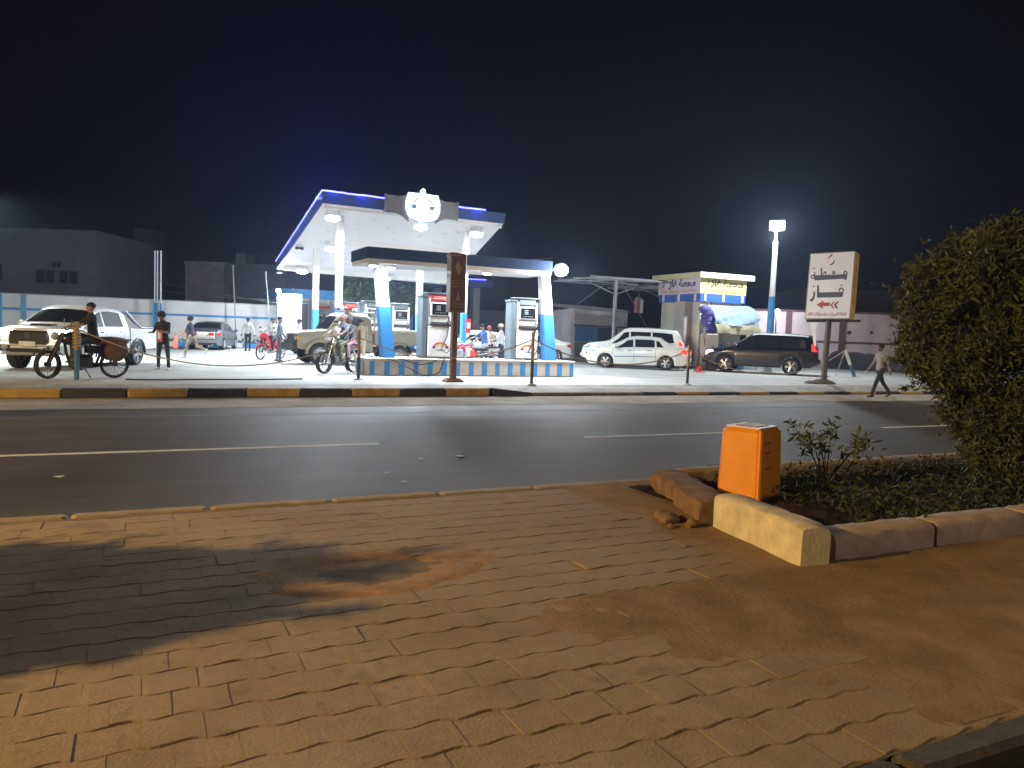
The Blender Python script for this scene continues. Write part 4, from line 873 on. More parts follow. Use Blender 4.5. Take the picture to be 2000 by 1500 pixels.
lettering('lettering', BIG, navy, kk, lm @ Matrix.Translation((.25, .0, 0)), KD * .64, .52, .05); lettering('lettering', arabic('ر'), navy, kk, lm @ Matrix.Translation((-KD * .38, 0, 0)), None, .34, .03)
lettering('lettering', SMALL, redl, kk, lm @ Matrix.Translation((.05, -.36, 0)), KD * .8, .16, .015)
part('wall_joint', SEAM, kk, lambda mb: [mb.box((kw_ * f, .122, kz_b0 - .25), (.04, .008, .5)) for f in (.27, .74)])
# awning cloth on the kiosk
aw = empty('awning', (0, 0, 0), label='pale blue tarpaulin awning with a cream valance hung on the gas kiosk', cat='awning')
A = [planeY(1388, 602, KY0 - .35), planeY(1462, 599, KY0 - .35), planeY(1484, 622, KY0 - 1.5), planeY(1484, 640, KY0 - 1.6), planeY(1396, 633, KY0 - 1.6), planeY(1398, 622, KY0 - 1.2)]
def cloth(mb):
    n, m_ = 22, 12; V = []
    TL, TR, BLc, BRc = planeY(1384, 599, KY0 - .1), planeY(1461, 598, KY0 - .1), planeY(1397, 633, KY0 - 1.3), planeY(1484, 638, KY0 - 1.3)
    for j in range(m_ + 1):
        for i in range(n + 1):
            s, t = i / n, j / m_; p = (TL * (1 - s) + TR * s) * (1 - t) + (BLc * (1 - s) + BRc * s) * t
            bulge = .17 * math.sin(math.pi * min(1, t * 1.0)) * (.6 + .4 * s); fold = .085 * math.sin(15 * (s * .55 + t * .9)) * t + .045 * math.sin(33 * (s - t * .4)) * t
            V.append(p + Vector((bulge * .35, -bulge + fold, bulge * .9 + fold * .6)))
    mb.add(V, [(j * (n + 1) + i, j * (n + 1) + i + 1, (j + 1) * (n + 1) + i + 1, (j + 1) * (n + 1) + i) for j in range(m_) for i in range(n)])
o = part('cloth', mat('pale_blue_tarpaulin', (.27, .36, .44), .95, spec=.1, var=.12, scale=1.5), aw, cloth, 80); o.modifiers.new('thickness', 'SOLIDIFY').thickness = .012
def val(mb):
    n = 20; V = []; a0, a1, b0, b1 = planeY(1397, 632.5, KY0 - 1.3), planeY(1484, 637.5, KY0 - 1.3), planeY(1402, 651, KY0 - 1.28), planeY(1484, 655, KY0 - 1.28)
    for i in range(n + 1):
        s = i / n; w = .03 * math.sin(s * 17); V += [lerpv(a0, a1, s), lerpv(lerpv(a0, a1, s), lerpv(b0, b1, s), .5) + Vector((0, w - .04, 0)), lerpv(b0, b1, s) + Vector((0, w, .02 * math.sin(s * 9)))]
    F = []
    for i in range(n): F += [(3 * i, 3 * i + 3, 3 * i + 4, 3 * i + 1), (3 * i + 1, 3 * i + 4, 3 * i + 5, 3 * i + 2)]
    mb.add(V, F)
o = part('valance', mat('cream_valance', (.66, .63, .44), .7, var=.15, scale=2), aw, val, 80); o.modifiers.new('thickness', 'SOLIDIFY').thickness = .012
vm = Matrix((planeY(1484, 645, KY0 - 1.3) - planeY(1400, 641, KY0 - 1.3), Vector((0, 0, 1)), Vector((0, -1, 0)))); fxv = vm[0].normalized(); Mv = Matrix((fxv, Vector((0, 0, 1)), fxv.cross(Vector((0, 0, 1))))).transposed().to_4x4(); Mv.translation = planeY(1446, 645, KY0 - 1.42)
lettering('lettering', SMALL, mat('faded_lettering', (.28, .2, .1), .7, var=0), aw, Mv, 1.6, .16, .012)
for u in (1404, 1482):
    q = planeY(u, 645, KY0 - 1.25); part('leg', STEEL, aw, lambda mb: mb.tube([(q.x, q.y + .06, 0), (q.x, q.y + .06, q.z + .1)], .03, 6))
# folded blue bundle
q = planeY(1381, 625, KY0 - .75); t = empty('folded_tarpaulin', (q.x, q.y, 0), label='bundle of folded violet blue tarpaulin hanging on the kiosk front', cat='tarpaulin')
random.seed(3)
def bundle(mb):
    for k in range(7): mb.ball((random.uniform(-.3, .35), random.uniform(-.12, .12), q.z + .5 - k * .17), (.30 + .1 * random.random(), .22, .22), 12, 8, noise=.1)
part('cloth', mat('violet_blue_cloth', (.10, .09, .36), .75, var=.3, scale=4, bump=.5, bscale=9), t, bundle, 70); part('pole', STEEL, t, lambda mb: mb.tube([(0, 0, 0), (0, 0, q.z + .9)], .03, 6))
part('shelf', mat('kiosk_shelf', (.05, .1, .3), .6), t, lambda mb: mb.box((.1, .1, .75), (.5, .4, 1.2), bev=.03))
# gas dispenser and cylinders by the kiosk
q = planeY(1384, 690, KY0 - 1.6); t = empty('gas_dispenser', (q.x, q.y, 0), label='tan gas dispenser cabinet with a diamond mark before the kiosk', cat='dispenser')
part('cabinet', mat('tan_cabinet', (.38, .34, .29), .6, var=.1), t, lambda mb: mb.box((0, 0, .85), (.72, .5, 1.7), bev=.04)); part('diamond_mark', DARKM, t, lambda mb: mb.prism([(0, .2), (.13, 0), (0, -.2), (-.13, 0)], Matrix.Translation((.03, -.252, .95)) @ Matrix.Rotation(R(90), 4, 'X'), .006)); part('pipe', STEEL, t, lambda mb: mb.tube([(-.35, -.1, 1.1), (-.48, -.15, 1.6), (-.42, -.15, 2.0), (-.3, -.1, 1.7)], .035, 6))
for k, u in enumerate((1402, 1412, 1424, 1436, 1447)):
    q = planeY(u, 680, KY0 - .9); t = empty('gas_cylinder', (q.x, q.y, 0), label='blue gas cylinder standing under the awning' if k in (0, 1, 4) else 'grey gas cylinder standing under the awning', cat='gas cylinder', group='blue cylinders under the awning' if k in (0, 1, 4) else 'grey cylinders under the awning')
    part('bottle', BLUE if k in (0, 1, 4) else STEEL, t, lambda mb: mb.lathe([(0, .02), (.15, .02), (.17, .08), (.17, 1.0), (.13, 1.13), (.06, 1.2), (0, 1.21)], seg=14), 40); part('valve', CHROME, t, lambda mb: mb.tube([(0, 0, 1.2), (0, 0, 1.32)], .03, 6)); part('collar', STEEL, t, lambda mb: mb.lathe([(.1, 1.15), (.1, 1.33), (.09, 1.33), (.09, 1.15)], seg=12))

# lamp post right
LPp = GD(1499, 36.0); ltop = D(1516, 452, 36.0); t = empty('lamp_post', (LPp.x, LPp.y, 0), label='tall blue and white lamp post with a dazzling floodlight', cat='lamp post')
ltl = Vector((ltop.x - LPp.x, ltop.y - LPp.y, ltop.z)); zb_ = D(1508, 580, 36).z; fz_ = zb_ / ltl.z
part('shaft', WHITE, t, lambda mb: mb.tube([ltl * fz_, ltl * .93], [.14, .11], 12), 40); part('painted_base', BLUE, t, lambda mb: mb.tube([(0, 0, .25), ltl * fz_], [.19, .15], 12), 40); part('foot', WHITE, t, lambda mb: mb.tube([(0, 0, 0), (0, 0, .26)], .19, 12)); part('spigot', STEEL, t, lambda mb: mb.tube([ltl * .93, ltl], .045, 8))
dv = Vector((-.55, -.55, -.75)); Mx_ = Matrix.Translation(ltl + Vector((0, -.05, .25))) @ aim(dv)
part('housing', STEEL, t, lambda mb: mb.prism([(-.34, -.26), (.34, -.26), (.34, .26), (-.34, .26)], Mx_, .14)); part('lens', MATS['floodlight_lens'], t, lambda mb: mb.prism([(.32 * math.cos(a), .25 * math.sin(a)) for a in [k * math.pi / 8 for k in range(16)]], Mx_ @ Matrix.Translation((0, 0, -.03)), .028))
lamp(t, ltl + Vector((0, -.05, .25)) + dv.normalized() * .3, 3300, (.86, .95, 1), dv, .3, 'POINT')
p = D(1519, 608, 54); t = empty('wall_lamp', p, label='small distant lamp glowing above the far pink wall', cat='lamp'); part('lens', EMW, t, lambda mb: mb.ball((0, 0, 0), .16, 10, 8)); part('post', DARKM, t, lambda mb: mb.tube([(0, .1, .1), (0, .1, -p.z)], .05, 6)); lamp(t, (.1, -.4, -.1), 700, COOL, (0, -1, -.4), .15, 'POINT')

# pink wall at the right
pw = empty('roadside_wall', (0, 0, 0), label='pink and white panelled wall with maroon piers behind the gas sign', cat='wall')
pa, pb = GD(1455, 57), GD(1772, 56); d_ = pb - pa; pl_ = d_.length; pw.location = pa; pw.rotation_euler = (0, 0, math.atan2(d_.y, d_.x)); ph = D(1640, 613, 57).z
part('panel', mat('pink_wall_paint', (.62, .49, .49), .85, var=.14, scale=.9), pw, lambda mb: mb.box((pl_ / 2, .15, ph / 2), (pl_, .3, ph)))
mar = mat('maroon_paint', (.14, .065, .065), .8, var=.15)
for u in (1537, 1642, 1757): f = (u - 1455) / (1772 - 1455); part('pier', mar, pw, lambda mb: mb.box((pl_ * f, .12, ph / 2), (.42, .42, ph + .04)))
part('band', mar, pw, lambda mb: mb.box((pl_ / 2, -.01, 1.55), (pl_, .03, .16))); part('coping', mar, pw, lambda mb: mb.box((pl_ / 2, .15, ph + .08), (pl_, .4, .16)))
part('spray_mark', mat('maroon_mark', (.16, .03, .03), .8), pw, lambda mb: [mb.prism([(r_ * math.cos(a), r_ * .9 * math.sin(a)) for a in [k * math.pi / 5 for k in range(10)]], Matrix.Translation((pl_ * f, -.004, z)) @ Matrix.Rotation(R(90), 4, 'X'), .006) for f, z, r_ in ((.635, 2.3, .16), (.77, 2.35, .13))])
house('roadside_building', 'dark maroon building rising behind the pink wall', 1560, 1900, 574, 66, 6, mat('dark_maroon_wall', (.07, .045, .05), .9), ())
# black tarpaulin roll along the wall
def roll(mb):
    a, b = GD(1632, 44), GD(1830, 40); n = 26; V = []; m_ = 10
    for i in range(n + 1):
        s = i / n; c = lerpv(a, b, s)
        for k in range(m_ + 1):
            an = math.pi * k / m_; V.append((c.x + .5 * math.cos(an) * .3, c.y - .55 * math.cos(an), (1.05 - .35 * s) * math.sin(an) * (1 + .06 * math.sin(i * 1.7 + k))))
    F = []
    for i in range(n):
        for k in range(m_): F.append((i * (m_ + 1) + k, i * (m_ + 1) + k + 1, (i + 1) * (m_ + 1) + k + 1, (i + 1) * (m_ + 1) + k))
    F += [tuple(range(m_ + 1)), tuple(n * (m_ + 1) + k for k in range(m_, -1, -1))]; mb.add(V, F)
tag(part('tarpaulin_roll', mat('black_tarpaulin', (.018, .018, .02), .6, var=.3, bump=.3), None, roll, 60), 'long black tarpaulin roll lying before the pink wall', 'tarpaulin')

# ------------------------------------------------------------------ gas sign board
sg_ = empty('gas_sign', (0, 0, 0), label='tilted white gas station sign board with Arabic lettering and a red arrow', cat='sign')
sp_ = G(1608, 752, -.05); sdep = proj(sp_)[2]
cTL, cTR, cBR, cBL = D(1586, 496, sdep), D(1672, 490, sdep - 1.0), D(1657, 623, sdep - 1.0), D(1570, 622, sdep)
ex = (cTR - cTL + cBR - cBL).normalized(); ey = (cTL - cBL + cTR - cBR); ey = (ey - ex * ey.dot(ex)).normalized(); ez = ex.cross(ey)
if ez.dot(CW) > 0: ez = -ez
Wd = ((cTR - cTL).length + (cBR - cBL).length) / 2; Hd = ((cTL - cBL).length + (cTR - cBR).length) / 2
SM = Matrix((ex, ey, ez)).transposed().to_4x4(); SM.translation = (cTL + cTR + cBR + cBL) / 4
th_ = .52
board = part('panel_box', mat('yellow_sign_side', (.55, .36, .10), .6, var=.2, scale=3), sg_, lambda mb: mb.prism([(-Wd / 2, -Hd / 2), (Wd / 2, -Hd / 2), (Wd / 2, Hd / 2), (-Wd / 2, Hd / 2)], SM @ Matrix.Translation((0, 0, -th_)), th_))
part('face', mat('sign_white_face', (.82, .82, .82), .55, var=.06, scale=1), board, lambda mb: mb.prism([(-Wd / 2 + .01, -Hd / 2 + .02), (Wd / 2 - .01, -Hd / 2 + .02), (Wd / 2 - .01, Hd / 2 - .02), (-Wd / 2 + .01, Hd / 2 - .02)], SM @ Matrix.Translation((0, 0, .002)), .006))
QC = [(245, 155), (1050, 90), (905, 1345), (90, 1325)]
def suv(px, py):
    s, t = .5, .5
    for _ in range(12):
        f = [(QC[0][k] * (1 - s) + QC[1][k] * s) * (1 - t) + (QC[3][k] * (1 - s) + QC[2][k] * s) * t for k in (0, 1)]
        ds = [(QC[1][k] - QC[0][k]) * (1 - t) + (QC[2][k] - QC[3][k]) * t for k in (0, 1)]; dt = [(QC[3][k] - QC[0][k]) * (1 - s) + (QC[2][k] - QC[1][k]) * s for k in (0, 1)]
        e = (px - f[0], py - f[1]); det = ds[0] * dt[1] - ds[1] * dt[0]; s += (e[0] * dt[1] - e[1] * dt[0]) / det; t += (ds[0] * e[1] - ds[1] * e[0]) / det
    return ((s - .5) * Wd, (.5 - t) * Hd)
slate = mat('slate_lettering', (.075, .075, .115), .6, var=0); redA = mat('sign_red', (.42, .06, .07), .6, var=0); grnA = mat('sign_green', (.10, .20, .10), .6, var=0)
def ink(name, m, polys):
    def go(mb):
        for P in polys:
            Q = [suv(*p) for p in P]; a = sum(Q[i][0] * Q[(i + 1) % len(Q)][1] - Q[(i + 1) % len(Q)][0] * Q[i][1] for i in range(len(Q)))
            mb.prism(Q if a > 0 else Q[::-1], SM @ Matrix.Translation((0, 0, .008)), .004)
    part(name, m, board, go)
def ring(cx, cy, ro, ri, a0=0, a1=360, n=14, sx=1.0):
    out = []
    for k in range(n):
        a, b = R(a0 + (a1 - a0) * k / n), R(a0 + (a1 - a0) * (k + 1) / n)
        out.append([(cx + sx * ro * math.cos(a), cy + ro * math.sin(a)), (cx + sx * ro * math.cos(b), cy + ro * math.sin(b)), (cx + sx * ri * math.cos(b), cy + ri * math.sin(b)), (cx + sx * ri * math.cos(a), cy + ri * math.sin(a))])
    return out
ink('logo_stroke', redA, [[(550, 240), (625, 155), (660, 150), (635, 190), (565, 245)]]); ink('logo_stroke', mat('sign_yellow', (.5, .35, .1), .6, var=0), [[(545, 290), (590, 275), (560, 300)]]); ink('logo_stroke', slate, [[(665, 262), (682, 262), (680, 310), (645, 345), (600, 360), (580, 350), (625, 325), (655, 300)]])
ink('word_station', slate, [[(292, 545), (895, 518), (890, 600), (300, 636)], [(420, 412), (448, 396), (446, 540), (418, 540)], [(446, 528), (490, 470), (516, 466), (526, 525), (500, 526), (496, 495), (470, 530)], [(270, 425), (290, 410), (296, 426), (278, 438)], [(294, 418), (312, 404), (318, 420), (302, 432)], [(290, 540), (300, 480), (316, 480), (318, 545)], [(830, 610), (890, 600), (862, 632)]] + ring(270, 572, 40, 18) + ring(868, 500, 46, 18, sx=.85))
ink('letter_hah', grnA, [[(620, 520), (640, 470), (662, 448), (680, 470), (694, 518)]])
ink('word_gas', slate, [[(345, 855), (822, 845), (800, 942), (338, 948)], [(340, 735), (376, 712), (372, 946), (332, 948)], [(265, 850), (302, 828), (300, 905), (275, 975), (232, 1026), (184, 992), (238, 955), (262, 905)], [(258, 745), (278, 725), (298, 742), (278, 762)], [(770, 722), (788, 704), (804, 722), (786, 742)]] + ring(782, 815, 48, 24, 150, 400))
ink('arrow', redA, [[(318, 1080), (446, 998), (450, 1042), (585, 1040), (556, 1070), (582, 1100), (434, 1106), (432, 1152)]]); ink('chevron', redA, [[(572, 1082), (636, 1025), (664, 1024), (606, 1082), (640, 1146), (612, 1148)]]); ink('chevron', slate, [[(636, 1082), (704, 1024), (738, 1020), (676, 1082), (708, 1150), (672, 1150)]])
b0, b1 = suv(140, 1250), suv(860, 1250)
lettering('lettering', SMALL, redA, board, SM @ Matrix.Translation(((b0[0] + b1[0]) / 2, (b0[1] + b1[1]) / 2, .009)), b1[0] - b0[0], .17, .015)
sM = SM @ Matrix.Translation((Wd / 2 + .002, 0, -th_ / 2)) @ Matrix.Rotation(R(90), 4, 'Y') @ Matrix.Rotation(R(90), 4, 'Z')
lettering('side_lettering', BIG, mat('brown_lettering', (.22, .09, .03), .6, var=0), board, sM, Hd * .6, .2, .03)
fr_c = lambda x, y, z=-.2: SM @ Vector((x, y, z))
part('lower_rail', DARKM, sg_, lambda mb: mb.tube([fr_c(-Wd / 2 - .02, -Hd / 2 - .05), fr_c(Wd / 2 + .3, -Hd / 2 - .05)], .05, 6))
part('edge_trim', STEEL, sg_, lambda mb: mb.tube([fr_c(x, y, .005) for x, y in ((-Wd / 2, -Hd / 2), (Wd / 2, -Hd / 2), (Wd / 2, Hd / 2), (-Wd / 2, Hd / 2))], .018, 6, closed=True))
topc = fr_c(.0, -Hd / 2 - .04); ft = Vector((sp_.x, sp_.y, -.06))
part('post', mat('dark_sign_post', (.09, .075, .065), .5, .2, var=.2), sg_, lambda mb: mb.tube([ft, topc], .1, 10), 40)
part('torn_strip', WHITE, sg_, lambda mb: mb.prism([(0, 0), (.28, 0), (.24, -.35), (.3, -.9), (.22, -.85), (.12, -.4)], Matrix.Translation(fr_c(-Wd / 2 + .1, -Hd / 2 - .08)) @ SM.to_3x3().to_4x4(), .01))
part('footing', mat('rubble_footing', (.10, .09, .07), .95, var=.4, bump=.6), sg_, lambda mb: (mb.ball((ft.x, ft.y, -.03), (.42, .4, .2), 12, 8, noise=.12), mb.ball((ft.x - .5, ft.y, -.05), (.4, .35, .15), 12, 8, noise=.15)), 60)
# ================================================================== vehicles
def interp(P, x):
    if x <= P[0][0]: return P[0][1]
    for (x0, y0), (x1, y1) in zip(P, P[1:]):
        if x <= x1: return y0 + (y1 - y0) * (x - x0) / (x1 - x0)
    return P[-1][1]
class Body:
    """car shell lofted along x (forward = +x)"""
    def __init__(s, top, belt, width, zb, wheels, Rw, tumble=.38, arch=1.16):
        s.top, s.belt, s.width, s.zb, s.wheels, s.Rw, s.tum, s.arch = top, belt, width, zb, wheels, Rw, tumble, arch
        s.x0, s.x1 = top[0][0], top[-1][0]
    def sec(s, x):
        zt = interp(s.top, x); w = interp(s.width, x); zbl = min(interp(s.belt, x), zt - .03); zb = interp(s.zb, x) if isinstance(s.zb, list) else s.zb
        for xw in s.wheels:
            d = abs(x - xw); Ra = s.Rw * s.arch
            if d < Ra: zb = max(zb, s.Rw + math.sqrt(Ra * Ra - d * d) * .97)
        zb = min(zb, zbl - .04); h = zt - zbl; f = min(1.0, h / .35)
        y5 = w - .035; y6 = y5 - s.tum * h * .86; r = .03 + .05 * f
        return [(0, zb + .02), (w - .14, zb + .01), (w - .03, zb), (w - .004, zb + (zbl - zb) * .25), (w, zb + (zbl - zb) * .62), (w - .008, zbl - .05 * min(1, (zbl - zb) / .2)), (y5, zbl), (y6, zbl + h * .84), (y6 - r, zbl + h * .95), (y6 * .62, zt + .0), (0, zt + .018 * f + .006)]
    def pt(s, x, q):
        sg = 1 if q >= 0 else -1; a = abs(q); S = s.sec(x); i = min(int(a), len(S) - 2); f = a - i
        y = S[i][0] * (1 - f) + S[i + 1][0] * f; z = S[i][1] * (1 - f) + S[i + 1][1] * f; return Vector((x, sg * y, z))
    def nrm(s, x, q):
        e = .01; a = s.pt(x + e, q) - s.pt(x - e, q); b = s.pt(x, q + e) - s.pt(x, q - e); n = a.cross(b)
        n = n.normalized() if n.length > 1e-9 else Vector((0, 0, 1)); c = Vector((0, 0, .7))
        p = s.pt(x, q); return n if n.dot(Vector((p.x * .05, p.y, p.z - .7))) > 0 else -n
    def shell(s, mb):
        xs = sorted(set([s.x0, s.x1] + [round(s.x0 + (s.x1 - s.x0) * k / 90, 4) for k in range(91)] + [xw + sg * s.Rw * s.arch * k for xw in s.wheels for sg in (-1, 1) for k in (.999, .97, .9, .75)] + [p[0] for p in s.top]))
        xs = [x for x in xs if s.x0 <= x <= s.x1]; n = len(s.sec(0)); V = []; F = []; m = 2 * n - 1
        for x in xs:
            S = s.sec(x); V += [(x, y, z) for y, z in S] + [(x, -y, z) for y, z in S[-2:0:-1]] + [(x, 0, S[0][1])]
        for i in range(len(xs) - 1):
            for k in range(m): k2 = (k + 1) % m; F.append((i * m + k, i * m + k2, (i + 1) * m + k2, (i + 1) * m + k))
        F += [tuple(range(m - 1, -1, -1)), tuple((len(xs) - 1) * m + k for k in range(m))]; mb.add(V, F)
    def patch(s, mb, c, off=.008, nx=8, nq=4, th=.0):
        """quad patch lying on the shell: c = (x,q) corners in order"""
        V = []
        for j in range(nq + 1):
            for i in range(nx + 1):
                a, b = i / nx, j / nq; x = (c[0][0] * (1 - a) + c[1][0] * a) * (1 - b) + (c[3][0] * (1 - a) + c[2][0] * a) * b; q = (c[0][1] * (1 - a) + c[1][1] * a) * (1 - b) + (c[3][1] * (1 - a) + c[2][1] * a) * b
                V.append(s.pt(x, q) + s.nrm(x, q) * off)
        n = nx + 1; F = [(j * n + i, j * n + i + 1, (j + 1) * n + i + 1, (j + 1) * n + i) for j in range(nq) for i in range(nx)]; mb.add(V, F)
def wheel_meshes(Rw, w, style):
    t = MB(); t.lathe([(Rw * .66, -w * .44), (Rw * .90, -w * .5), (Rw * .985, -w * .40), (Rw, -w * .2), (Rw, w * .2), (Rw * .985, w * .40), (Rw * .90, w * .5), (Rw * .66, w * .44)], 'Y', 28)
    r = MB(); r.lathe([(Rw * .68, -w * .46), (Rw * .64, -w * .40), (Rw * .60, -w * .2), (Rw * .6, w * .3)], 'Y', 28)
    if style == 'spoke':
        for k in range(5):
            a = k * 2 * math.pi / 5
            for da in (-.16, .16):
                p0 = Vector((math.cos(a) * Rw * .1, -w * .36, math.sin(a) * Rw * .1)); p1 = Vector((math.cos(a + da) * Rw * .64, -w * .38, math.sin(a + da) * Rw * .64)); r.tube([p0, p1], [Rw * .10, Rw * .075], 5)
        r.lathe([(0, -w * .44), (Rw * .13, -w * .43), (Rw * .15, -w * .3), (Rw * .15, 0)], 'Y', 12)
    else:
        r.lathe([(0, -w * .30), (Rw * .2, -w * .34), (Rw * .32, -w * .30), (Rw * .5, -w * .18), (Rw * .62, -w * .36)], 'Y', 20)
        for k in range(8): a = k * math.pi / 4; r.ball((Rw * .42 * math.cos(a), -w * .26, Rw * .42 * math.sin(a)), Rw * .05, 6, 4)
    d = MB(); d.lathe([(0, -w * .05), (Rw * .6, -w * .05)], 'Y', 20)
    return t.mesh('tyre', RUBBER, 40), r.mesh('rim', ALLOY if style == 'spoke' else STEEL, 40), d.mesh('brake_disc', DARKM)
_wm = {}
def add_wheels(t, xs, track, Rw, w, style):
    key = (Rw, w, style)
    if key not in _wm: _wm[key] = wheel_meshes(*key)
    ty, ri, br = _wm[key]
    for x in xs:
        for s in (1, -1):
            wh = link(bpy.data.objects.new('wheel', ty), t); wh.location = (x, s * (track - w * .5), Rw); wh.rotation_euler = (0, random.uniform(0, 1), math.pi if s > 0 else 0)
            link(bpy.data.objects.new('rim', ri), wh); link(bpy.data.objects.new('brake_disc', br), wh)
def plate(t, x, z, s, m=None): return part('number_plate', m or mat('plate_white', (.7, .7, .66), .5), t, lambda mb: mb.box((x, 0, z), (.015, .42, .13)))
def mirror(t, B, x, q, m):
    for s in (1, -1):
        p = B.pt(x, q); part('door_mirror', m, t, lambda mb: (mb.ball((p.x, s * (p.y + .13), p.z + .09), (.07, .11, .085), 10, 8), mb.tube([(p.x, s * (p.y - .02), p.z), (p.x, s * (p.y + .1), p.z + .05)], .02, 6)), 50)
def paint(name, c, metal=.0): return mat('car_paint_' + name, c, .32, metal, var=.05, scale=2, coat=.7)
LITW = mat('lit_headlamp', (.9, .95, .95), .3, var=0, emit=(.85, 1, .95), es=40); OFFL = mat('clear_lamp_glass', (.35, .36, .37), .12, var=.2, scale=12, spec=.8); TAIL = mat('tail_lamp_red', (.35, .01, .012), .2, var=0, emit=(1, .03, .02), es=.25); TAILON = mat('lit_tail_lamp', (.6, .02, .02), .2, var=0, emit=(1, .012, .01), es=6); WIN = mat('lit_reverse_lamp', (.9, .8, .7), .3, var=0, emit=(1, .75, .6), es=3)

def place(front_px=None, rear_px=None, xf=0, xr=0, half=.9, ang=None, loc=None):
    """vehicle origin (ground centre) and heading from the near-side wheel contact pixels"""
    if loc is None:
        f = G(*front_px)
        if rear_px: r_ = G(*rear_px); ang = math.atan2((f - r_).y, (f - r_).x)
        fw = Vector((math.cos(ang), math.sin(ang), 0)); lf = Vector((-fw.y, fw.x, 0)); s = 1 if lf.dot(f) < 0 else -1     # near side is the one turned to the camera
        loc = f - fw * xf - lf * s * half
    return Vector((loc[0], loc[1], 0)), ang

def sedan(loc, ang, label, col, group=None, tail=TAIL, style='spoke', head=OFFL):
    t = empty('sedan_car', loc, ang, label=label, cat='car', group=group); Rw = .315
    B = Body([(-2.32, .62), (-2.28, .92), (-2.15, 1.03), (-1.62, 1.09), (-1.0, 1.40), (-.55, 1.455), (.1, 1.46), (.45, 1.40), (1.12, 1.02), (1.25, .97), (1.9, .86), (2.18, .72), (2.3, .56)],
             [(-2.3, .9), (-1.5, .96), (0, .92), (1.2, .88), (2.3, .7)], [(-2.32, .66), (-2.2, .80), (-1.8, .87), (0, .885), (1.6, .87), (2.05, .80), (2.24, .66), (2.3, .5)], [(-2.32, .36), (-2.1, .22), (2.1, .19), (2.3, .3)], (-1.32, 1.36), Rw, .42)
    part('body', col, t, B.shell, 38); sides = (1, -1)
    for s in sides:
        part('window', GLASS, t, lambda mb: B.patch(mb, [(.98, s * 6.12), (.13, s * 6.12), (.16, s * 6.88), (.42, s * 6.84)], .007)); part('window', GLASS, t, lambda mb: B.patch(mb, [(.05, s * 6.12), (-.82, s * 6.12), (-.78, s * 6.88), (.08, s * 6.88)], .007)); part('window', GLASS, t, lambda mb: B.patch(mb, [(-.9, s * 6.14), (-1.22, s * 6.16), (-1.0, s * 6.8), (-.86, s * 6.86)], .007))
        part('door_gap', SEAM, t, lambda mb: [B.patch(mb, [(x, s * 2.6), (x - .012, s * 2.6), (x - .012, s * 6.05), (x, s * 6.05)], .003, 1, 8) for x in (1.05, .09, -.86)])
        for x in (.3, -.6): part('door_handle', CHROME, t, lambda mb: mb.box(B.pt(x, s * 5.3) + Vector((0, s * .015, -.05)), (.19, .025, .03), bev=.008))
        part('headlight', head, t, lambda mb: B.patch(mb, [(2.19, s * 4.9), (1.78, s * 5.4), (1.9, s * 6.6), (2.2, s * 6.6)], .01)); part('tail_light', tail, t, lambda mb: B.patch(mb, [(-2.25, s * 4.2), (-1.95, s * 4.7), (-2.05, s * 5.95), (-2.27, s * 5.6)], .012)); part('tail_light', tail, t, lambda mb: mb.box((-2.325, s * .42, .83), (.02, .26, .13), bev=.005))
        part('side_trim', SEAM, t, lambda mb: B.patch(mb, [(.95, s * 3.6), (-.9, s * 3.6), (-.9, s * 3.7), (.95, s * 3.7)], .006, 10, 1))
    part('windshield', GLASS, t, lambda mb: B.patch(mb, [(1.06, -6.9), (1.06, 6.9), (.5, 7.6), (.5, -7.6)], .006, 10, 8)) if False else part('windshield', GLASS, t, lambda mb: glassband(B, mb, 1.08, .50))
    part('rear_window', GLASS, t, lambda mb: glassband(B, mb, -1.58, -1.05))
    part('bumper', col, t, lambda mb: (mb.box((2.27, 0, .45), (.12, 1.3, .2), bev=.05), )); part('bumper', col, t, lambda mb: (mb.box((-2.31, 0, .46), (.1, 1.42, .22), bev=.04),)); part('grille', BLACK, t, lambda mb: mb.box((2.31, 0, .62), (.04, .8, .1), bev=.015)); plate(t, -2.345, .74, 1); mirror(t, B, .92, 6.1, col)
    add_wheels(t, (-1.32, 1.36), .87, Rw, .21, style); part('exhaust', CHROME, t, lambda mb: mb.tube([(-2.3, -.5, .27), (-2.38, -.5, .26)], .035, 8)); return t
def glassband(B, mb, xa, xb, q0=8.05, n=8):
    """windscreen between two stations, pillar to pillar"""
    V = []; N_ = 12
    for j in range(n + 1):
        x = xa + (xb - xa) * j / n
        for i in range(N_ + 1):
            q = -q0 + 2 * q0 * 0 ; a = i / N_ * 2 - 1; sg = 1 if a >= 0 else -1; qq = 10 - abs(a) * (10 - q0)
            V.append(B.pt(x, sg * qq if abs(a) > 1e-6 else 10 - 1e-6) + B.nrm(x, sg * min(qq, 9.9)) * .008)
    m = N_ + 1; mb.add(V, [(j * m + i, j * m + i + 1, (j + 1) * m + i + 1, (j + 1) * m + i) for j in range(n) for i in range(N_)])

